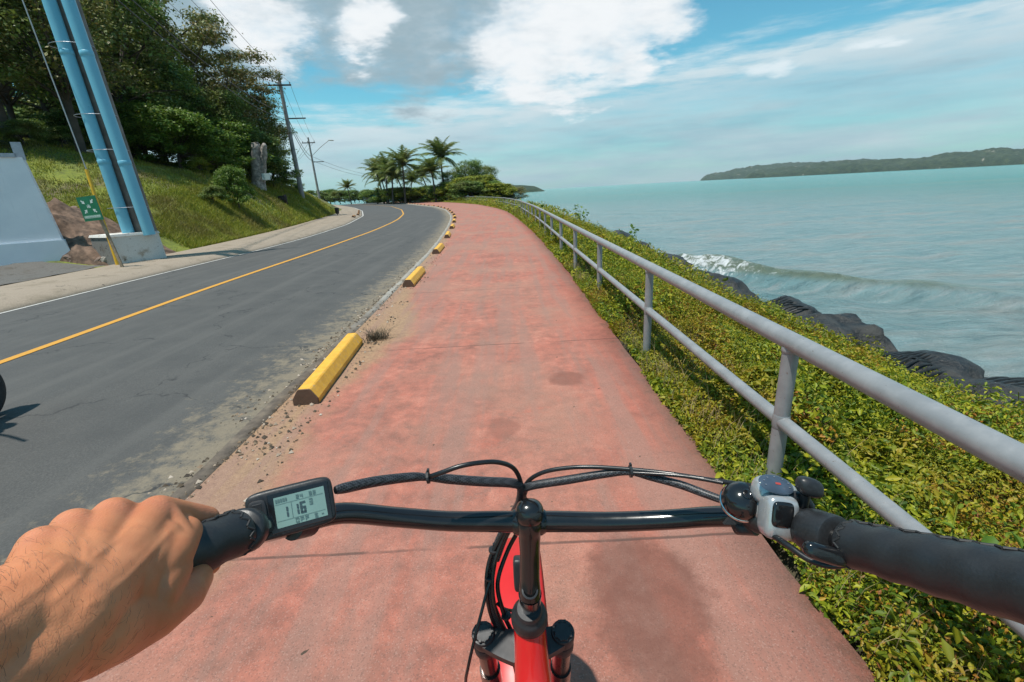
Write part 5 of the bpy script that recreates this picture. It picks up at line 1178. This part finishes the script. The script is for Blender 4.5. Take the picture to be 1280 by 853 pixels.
# shifter pod with dial
x1, y1 = rot2(-14)
pod = MB().sell(W(967, 616, .449), x1, y1, Z, (.0205, .0145, .013), 2.8, 30, 18); 
pod.sell(W(957, 630, .452), x1, y1, Z, (.011, .018, .011), 2.6); sh = pod.build('shifter', silver, bike, True)
x2, y2 = rot2(-8); dc = W(970, 606, .434); dn_ = (Z+Yv*.9).normalized(); dy_ = (Yv-dn_*Yv.dot(dn_)).normalized()
MB().sell(dc, x2, dy_, dn_, (.0162, .0098, .0022), 2.1, 28, 8).build('dial', simple('dark blue grey dial', (.05, .07, .10), .15, 0, .2, 60), sh, True)
mb = MB()
for k in range(7): a = math.radians(200-k*36.6); p_ = dc+x2*math.cos(a)*.0118+dy_*math.sin(a)*.0066+dn_*.0021; mb.box(p_, (.0007, .0004, .0002), x2, dy_, dn_)
mb.build('dial_marks', trim, sh)
MB().box(dc+dn_*.0023+x2*.001, (.0024, .0010, .0003), x2, dy_, dn_).build('dial_pointer', simple('red pointer', (.35, .05, .04), .4), sh)
# silver framed black push button below the dial
x3, y3 = rot2(-6); bc3 = W(972, 645, .434)
MB().sell(bc3, x3, y3, Z, (.0152, .0205, .0115), 4.2, 34, 18).build('trigger_housing', silver, bike, True)
MB().sell(bc3+Z*.0085-x3*.0018+y3*.0045, x3, y3, Z, (.0100, .0120, .0045), 4.5, 28, 10).build('trigger_button', black_gloss, bike, True)
# thumb lever
MB().sell(W(1012, 609, .425), x1, Yv, Z, (.0118, .0088, .0075), 2.7, 26, 14).build('thumb_lever', black_plastic, bike, True)
MB().tube([W(1007, 617, .430), W(1003, 634, .437), W(992, 640, .44)], [.0045, .005, .006], 12).build('lever_arm', black_plastic, bike, True)
MB().tube([W(985, 619, .44), W(1003, 622, .437), W(1012, 634, .44)], [.005, .006, .005], 12).build('lever_pivot', black_plastic, bike, True)
# lower release lever under the collar
xl, yl_ = rot2(-17); MB().sell(W(1031, 692, .375), xl, yl_, Z, (.0175, .0068, .006), 3.6, 26, 12).build('release_lever', black_gloss, bike, True)
MB().tube([W(968, 671, .425), W(985, 682, .41), W(1010, 699, .395), W(1035, 707, .385), W(1055, 706, .38)], .0028, 10, True, 6).build('brake_cable', cable_m, bike, True)
MB().tube([W(1098, 662, .392), W(1115, 663, .386), W(1132, 667, .378), W(1150, 672, .37)], .0013, 8, True, 4).build('grip_wire', silver, bike, True)
# bell
bcn = W(928, 625, .462); bax = (Z+Yv*.85-X*.10).normalized()
prof = [(.0190*math.cos(a), .0190*.88*math.sin(a)) for a in np.linspace(0, math.pi/2*.98, 14)]
bell = MB().lathe(bcn-bax*.002, bax, [(.0190, -.004)]+prof, 34).build('bell', black_gloss, bike, True)
MB().lathe(bcn-bax*.009, bax, [(.0180, 0), (.0198, .001), (.0203, .0025), (.0198, .004), (.0180, .005)], 34).build('bell_rim', chrome, bell, True)
tp_ = bcn+bax*.0140; MB().lathe(tp_, bax, [(.0046, 0), (.0050, .0012), (.0042, .0018), (.0034, .0012), (.0001, .0013)], 20).build('bell_cap', black_gloss, bell, True)
MB().lathe(W(930, 648, .478), (W(940, 647, .49)-W(890, 646, .52)).normalized(), [(.013, -.010), (.0165, -.008), (.0165, .010), (.013, .012)], 22).build('bell_clamp', black_plastic, bell, True)
MB().sell(W(932, 659, .470), X, Yv, Z, (.0115, .0060, .008), 3).build('clamp_screw', black_matte, bell, True)
lv = [W(904, 655, .462), W(916, 640, .46), W(919, 655, .46)]
MB().add([v+Z*z_ for z_ in (-.002, .002) for v in lv], [(2, 1, 0), (3, 4, 5), (0, 1, 4, 3), (1, 2, 5, 4), (2, 0, 3, 5)]).build('bell_lever', black_plastic, bell)
MB().tube([W(938, 640, .465), W(950, 648, .46), W(962, 650, .455)], .0150, 20).build('bar_sleeve', black_plastic, bike, True)
# display unit
TL, TR, BL, BR = W(303, 620, .397), W(413, 594.5, .422), W(313, 684, .390), W(422, 651, .418)
dX = ((TR-TL)+(BR-BL)).normalized(); dYv = ((TL-BL)+(TR-BR)); dYv = (dYv-dX*dYv.dot(dX)).normalized(); dZ = dX.cross(dYv)
if dZ.dot(Z) < 0: dZ = -dZ
dC = (TL+TR+BL+BR)/4; dW = ((TR-TL).length+(BR-BL).length)/4; dH = ((TL-BL).length+(TR-BR).length)/4
disp = MB().sell(dC-dZ*.007, dX, dYv, dZ, (dW, dH, .0085), 7, 56, 22).build('display', black_plastic, bike, True)
def dp(u, v, l=0): return dC+dX*(u*dW)+dYv*(v*dH)+dZ*(.0016+l)
def dq(mb, u0, u1, v0, v1, l=0): mb.add([dp(u0, v0, l), dp(u1, v0, l), dp(u1, v1, l), dp(u0, v1, l)], [(0, 1, 2, 3)])
MB().box(dp(.20, 0, -.0004), (dW*.70, dH*.80, .0006), dX, dYv, dZ, .0004).build('bezel', black_gloss, disp)
mb = MB(); dq(mb, -.36, .80, -.62, .62, .0004); scm = simple('lcd glass', (.20, .32, .29), .18, 0, .05, 30, .01, .0002); scn = mb.build('screen', scm, disp)
ink = simple('lcd ink', (.045, .075, .085), .35); ink2 = simple('faint lcd ink', (.10, .17, .165), .35)
SEG = {'0': 'abcdef', '1': 'bc', '2': 'abged', '3': 'abgcd', '4': 'fgbc', '5': 'afgcd', '6': 'afgedc', '7': 'abc', '8': 'abcdefg', '9': 'abcdfg', 'F': 'aefg', 'O': 'abcdef', 'S': 'afgcd', 'E': 'adefg', '-': 'g'}
def digit(mb, ch, u, v, w_, h_, th, l=.0008):
    t_ = th; s_ = {'a': (u, u+w_, v+h_-t_, v+h_), 'd': (u, u+w_, v, v+t_), 'g': (u, u+w_, v+h_/2-t_/2, v+h_/2+t_/2), 'f': (u, u+t_*.6, v+h_/2+.02, v+h_-.02), 'b': (u+w_-t_*.6, u+w_, v+h_/2+.02, v+h_-.02), 'e': (u, u+t_*.6, v+.02, v+h_/2-.02), 'c': (u+w_-t_*.6, u+w_, v+.02, v+h_/2-.02)}
    for k in SEG[ch]: dq(mb, *s_[k][:2], *s_[k][2:], l)
mb = MB(); digit(mb, '1', -.16, -.26, .09, .44, .07); digit(mb, '1', .08, -.26, .09, .44, .07); digit(mb, '6', .20, -.26, .13, .48, .08); mb.build('digits', ink, scn)
mb = MB(); digit(mb, '3', .42, .0, .08, .26, .05); 
for i, ch in enumerate('OFF'): digit(mb, ch, .06+.11*i, -.58, .08, .20, .045)
digit(mb, 'S', .50, -.58, .07, .18, .04); digit(mb, '-', .66, -.58, .05, .18, .04)
for i, ch in enumerate('24'): digit(mb, ch, .14+.09*i, .38, .065, .17, .04)
for i, ch in enumerate('32'): digit(mb, ch, .44+.09*i, .38, .065, .17, .04)
for i in range(5): dq(mb, -.33+.055*i, -.29+.055*i, .40, .54, .0008)
dq(mb, -.34, .76, .32, .335, .0007); dq(mb, .01, .02, -.34, .32, .0007); dq(mb, -.34, .76, -.36, -.345, .0007); mb.build('segments', ink2, scn)
mb = MB(); MBB = mb.sell(dp(-.73, -.02, .0002), dX, dYv, dZ, (dW*.20, dH*.72, .0016), 5, 26, 10); mb.build('button_pad', black_matte, disp, True)
MB().box(dp(-.73, .40, .0014), (dW*.11, dH*.16, .0008), dX, dYv, dZ, .0005).build('button', black_plastic, disp)
MB().box(dp(-.73, -.05, .0014), (dW*.11, dH*.16, .0008), dX, dYv, dZ, .0005).build('button', black_plastic, disp)
MB().box(dp(-.73, -.46, .0014), (dW*.11, dH*.14, .0008), dX, dYv, dZ, .0005).build('button', black_plastic, disp)
MB().lathe(W(376, 653, .466), (W(430, 641.5, .503)-W(338, 661, .418)).normalized(), [(.012, -.012), (.0155, -.011), (.0155, .011), (.012, .012)], 22).build('mount', black_plastic, disp, True)
MB().box((dC+W(374, 652, .466))/2-dZ*.002, (.010, .010, .016), dX, dYv, dZ, .003).build('mount_arm', black_plastic, disp)
# cables
def cab(name, q, r, mat, parent=bike, seg=12): return MB().tube([W(*a) for a in q], r, seg, True, 8).build(name, mat, parent, True)
cab('braided_sleeve', [(419, 613, .432), (432, 610, .44), (470, 602, .468), (515, 596.5, .495), (535, 597, .505), (560, 599, .515), (600, 602, .53), (640, 604, .545), (651, 610, .556), (649, 628, .575), (640, 645, .60), (625, 672, .62), (615, 705, .625), (612, 745, .625), (622, 775, .64), (640, 812, .67), (650, 850, .72)], [.0036, .0052, .0054, .0050, .0038, .0054, .0056, .0056, .0052, .0050, .005, .005, .0065, .0062, .006, .006, .006], braid)
cab('braided_sleeve', [(905, 626, .478), (880, 617, .49), (850, 606, .503), (815, 597, .514), (788, 590.5, .52), (760, 592, .527), (710, 600, .54), (662, 608, .553), (654, 616, .565), (648, 640, .59), (632, 668, .615), (620, 700, .62)], [.0040, .0044, .0046, .0042, .0036, .0046, .0052, .005, .005, .005, .005, .005], braid)
cab('cable', [(537, 596, .504), (552, 591, .50), (575, 583, .50), (600, 578.5, .505), (622, 578, .515), (640, 584, .53), (649, 597, .545), (651, 612, .56), (645, 640, .59), (628, 668, .61), (612, 700, .615), (608, 735, .615), (614, 770, .63), (630, 805, .66)], .0027, cable_m)
cab('cable', [(948, 609, .455), (905, 602.5, .478), (880, 599, .487), (835, 592, .505), (788, 587, .518), (740, 584, .528), (705, 585.5, .537), (678, 591, .545), (660, 602, .555), (653, 618, .567), (646, 645, .59), (630, 672, .61), (618, 705, .612), (616, 740, .612), (622, 770, .625), (636, 800, .65)], .0025, cable_m)
cab('cable', [(904, 604, .476), (850, 595, .498), (788, 591, .516)], .0020, cable_m)
cab('cable', [(655, 620, .57), (660, 640, .60), (650, 660, .62), (634, 690, .63), (622, 730, .625), (630, 768, .63), (640, 790, .65)], .003, cable_m)
cab('brake_hose', [(616, 722, .612), (610, 735, .610), (602, 765, .605), (593, 800, .60), (585, 835, .60), (582, 856, .62), (584, 900, .70)], .0021, cable_m)
cab('cable', [(622, 755, .622), (632, 762, .64), (645, 764, .66)], .0022, cable_m)
for q, d_ in (((535, 597, .505), (1, .05, .1)), ((788, 589.5, .5185), (1, 0, 0)), ((612, 722, .615), (.1, 0, 1)), ((617, 688, .616), (.2, 0, 1)), ((633, 770, .628), (-.2, 0, 1))):
    c_ = W(*q); z1 = MB().lathe(c_-Vector(d_).normalized()*.0015, d_, [(.0052, 0), (.0068, .0003), (.0068, .003), (.0052, .0033)], 14); z1.box(c_+Yv*.0075, (.0012, .002, .0015)); z1.build('cable_tie', black_plastic, bike)
# ------------------------------------------------------------------ the rider's left hand and forearm
m, t = newmat('tanned skin'); p = objc(t); n1_ = t.noise(p, 55, 6, .65); n2_ = t.noise(p, 16, 4, .6); n3_ = t.noise(p, 900, 3, .6)
vo = t.n('ShaderNodeTexVoronoi', {'Vector': t.v('ADD', p, t.scl(t.noise(p, 200, 3, out='Color'), .004)), 'Scale': 620.0}, feature='DISTANCE_TO_EDGE').outputs['Distance']
c = t.mix(t.ss(n2_, .35, .68), (.50, .165, .068), (.63, .240, .108)); c = t.mix(t.ss(n1_, .58, .75, 0, .45), c, (.36, .125, .065)); c = t.mix(t.ss(n3_, .66, .74, 0, .35), c, (.24, .085, .045))
kn = t.n('ShaderNodeAttribute', attribute_name='knuckle').outputs['Fac']
c = t.mix(t.m('MULTIPLY', kn, .55), c, (.50, .17, .10))
wk = t.n('ShaderNodeTexWave', {'Vector': p, 'Scale': 160.0, 'Distortion': 9.0, 'Detail': 3.0, 'Detail Scale': 1.5}).outputs['Fac']
hh = t.m('ADD', t.m('ADD', t.m('MULTIPLY', t.ss(vo, 0, .25), .22), t.m('MULTIPLY', n1_, .30)), t.m('MULTIPLY', t.m('MULTIPLY', wk, kn), .6))
b = princ(t, c, t.ss(n1_, .3, .7, .42, .56), 0, hh, .30, .0006, Subsurface_Weight=.15, Subsurface_Scale=.006)
b.inputs['Subsurface Radius'].default_value = (1.0, .35, .2); fin(t, b); skin = m
caps = MB()
def cap(a, b_, n=None):
    pa, pb2 = W(*a[:3]), W(*b_[:3]); ra, rb = a[3], b_[3]; d = (pb2-pa); L_ = max(d.length, 1e-5); d = d/L_; prof = []
    for i in range(9): th = math.pi/2*i/8; prof.append((ra*math.sin(th), -ra*math.cos(th)))
    for i in range(9): th = math.pi/2*i/8; prof.append((rb*math.cos(th), L_+rb*math.sin(th)))
    caps.lathe(pa, d, prof, 20)
def chain(*q):
    for i in range(len(q)-1): cap(q[i], q[i+1])
# metacarpals
WI, WM, WR_, WP = (96, 768, .2150, .0165), (76, 757, .2115, .0155), (58, 749, .209, .0150), (42, 745, .207, .0145)
MI, MM, MR, MP = (196, 642, .311, .0118), (141, 646, .289, .0116), (92, 661, .266, .0112), (52, 684, .244, .0108)
for a, b_ in ((WI, MI), (WM, MM), (WR_, MR), (WP, MP)): chain(a, b_)
def lerpq(a, b_, f_, r, dq=0): return tuple(a[i]+(b_[i]-a[i])*f_ for i in range(2))+(a[2]+(b_[2]-a[2])*f_+dq, r)
for (a, b_), (c_, d) in (((WI, MI), (WM, MM)), ((WM, MM), (WR_, MR)), ((WR_, MR), (WP, MP))):
    for f_ in (.25, .5, .72, .88): cap(lerpq(a, b_, f_, .0112 if f_ < .8 else .0085, .002), lerpq(c_, d, f_, .0112 if f_ < .8 else .0085, .002))
# knuckle heads and tendons standing a little proud
for q in (MI, MM, MR, MP): cap((q[0], q[1]-2, q[2]-.0035, .0095), (q[0]+4, q[1]+3, q[2]-.002, .0095))
for a, b_ in ((WI, MI), (WM, MM), (WR_, MR), (WP, MP)): cap(lerpq(a, b_, .45, .0040, -.0105), lerpq(a, b_, .97, .0038, -.0080))
# fingers wrap over the outer side of the grip and curl beneath it
chain(MI, (226, 645, .332, .0106), (256, 650, .352, .0102)); chain((256, 650, .352, .0102), (246, 684, .374, .0090), (240, 700, .374, .0088), (262, 706, .360, .0080))
chain(MM, (190, 660, .333, .0098), (180, 706, .350, .0090), (206, 730, .335, .0082))
chain(MR, (138, 672, .308, .0094), (126, 722, .324, .0088), (152, 756, .302, .0080))
chain(MP, (88, 694, .282, .0086), (80, 742, .290, .0078), (106, 776, .268, .0070))
# palm, heel and thumb
cap((84, 778, .208, .0185), (176, 694, .277, .0160)); cap((60, 765, .206, .018), (125, 690, .262, .014))
chain((108, 798, .2165, .0175), (150, 783, .240, .0168), (192, 766, .262, .0148), (231, 744, .291, .0116), (246, 724, .313, .0098))
cap((148, 762, .243, .0165), (214, 694, .288, .0125)); cap((214, 694, .288, .0125), (231, 666, .320, .0108)); cap((186, 748, .258, .0140), (216, 712, .284, .0105))
cap((150, 740, .245, .016), (200, 680, .292, .0135)); cap(MI, (222, 682, .300, .0115))
# wrist and forearm
chain((36, 757, .2055, .0215), (-55, 822, .178, .0235), (-230, 945, .140, .030), (-520, 1140, .11, .038)); chain((68, 797, .2060, .0205), (-20, 866, .180, .0225), (-190, 1000, .142, .030), (-460, 1230, .11, .038))
cap((36, 757, .2055, .0215), WP); cap((68, 797, .206, .0205), WI); cap((52, 776, .203, .020), (90, 740, .222, .016))
ho = caps.build('hand_tmp', skin, None)
md = ho.modifiers.new('r', 'REMESH'); md.mode = 'VOXEL'; md.voxel_size = .00125; md.use_smooth_shade = True
md = ho.modifiers.new('s', 'SMOOTH'); md.factor = .5; md.iterations = 9
dg = bpy.context.evaluated_depsgraph_get(); me = bpy.data.meshes.new_from_object(ho.evaluated_get(dg)); bpy.data.objects.remove(ho)
me.name = 'hand_and_forearm'; me.materials.clear(); me.materials.append(skin)
nv = len(me.vertices); co = np.empty(nv*3, np.float32); me.vertices.foreach_get('co', co); co = co.reshape(-1, 3)
nr = np.empty(nv*3, np.float32); me.vertices.foreach_get('normal', nr); nr = nr.reshape(-1, 3)
kv = np.zeros(nv)
for q in (MI, MM, MR, MP, (256, 650, .352), (231, 744, .291)): 
    kp = np.array(W(q[0], q[1]-4, q[2]-.008)); kv = np.maximum(kv, np.exp(-(np.linalg.norm(co-kp, axis=1)/.012)**2))
# veins over the back of the hand: the skin itself is raised along them
def seg_d(P_, a, b_): ab = b_-a; tt = np.clip(((P_-a)@ab)/(ab@ab), 0, 1); return np.linalg.norm(P_-(a+tt[:, None]*ab), axis=1)
disp_ = np.zeros(nv)
def surfpt(x, y): 
    o_ = np.array((0, 0, CAMH)); d = np.array(ray(x, y)); rel = co-o_; tt = rel@d/(d@d); dd = np.linalg.norm(rel-tt[:, None]*d, axis=1); k = np.where(dd < .0025)[0]
    return co[k[np.argmin(tt[k])]] if len(k) else None
for vein in ([(70, 745), (105, 715), (120, 690), (150, 668), (165, 655)], [(105, 715), (112, 690), (110, 668)], [(30, 745), (62, 722), (85, 695)], [(120, 752), (165, 718), (195, 684), (215, 660)], [(-20, 790), (30, 745)]):
    pv = [surfpt(*q) for q in vein]; pv = [q for q in pv if q is not None]
    for a, b_ in zip(pv[:-1], pv[1:]): disp_ = np.maximum(disp_, np.exp(-(seg_d(co, a, b_)/.0016)**2)*.0004)
vz = np.array([mnoise.fractal(Vector(v)*30, 1, 2, 2) for v in co])*.0003
co2 = co+nr*(disp_+vz)[:, None]; me.vertices.foreach_set('co', co2.astype(np.float32).ravel())
a_ = me.attributes.new('knuckle', 'FLOAT', 'POINT'); a_.data.foreach_set('value', kv.astype(np.float32)); me.update()
for pl_ in me.polygons: pl_.use_smooth = True
person = bpy.data.objects.new('person', me); COL.objects.link(person)
tag(person, 'bare tanned left hand and hairy forearm holding the left handlebar grip', 'person')
# hair over the wrist and forearm
r_ = np.random.default_rng(5); camv = np.array((0, 0, CAMH)); view = camv-co2; view /= np.linalg.norm(view, axis=1)[:, None]
wc = np.array(W(50, 775, .205)); fa = np.array(W(-60, 855, .175))-wc; fa /= np.linalg.norm(fa); along = (co2-wc)@fa
pr_ = np.clip((along+.055)/.05, 0, 1)**1.5*(((nr*view).sum(1)) > -.1); idx = np.where(r_.random(nv) < pr_*.06)[0]
upn = np.array(W(0, 700, .2))-np.array(W(60, 760, .2)); upn /= np.linalg.norm(upn)
V = []; F = []
for i_ in idx:
    n_ = nr[i_]; d = fa*(-.25)+upn*.9+r_.normal(size=3)*.30; d -= n_*(d@n_); d /= np.linalg.norm(d)+1e-9; Ln = .0025+.0045*r_.random(); s_ = np.cross(d, view[i_]); s_ /= np.linalg.norm(s_)+1e-9; wv = s_*.000045
    p0 = co2[i_]; b1 = r_.normal(size=3)*.0003; p1 = p0+(d*.45+n_*.20)*Ln; p2 = p0+(d*.95+n_*.22)*Ln+b1; o_ = len(V)
    V += [p0-wv, p0+wv, p1-wv*.9, p1+wv*.9, p2-wv*.3, p2+wv*.3]; F += [(o_, o_+1, o_+3, o_+2), (o_+2, o_+3, o_+5, o_+4)]
print('hairs', len(idx), 'hand verts', nv)
fastmesh('arm_hair', np.array(V), np.array(F), simple('dark body hair', (.055, .030, .018), .6), person)
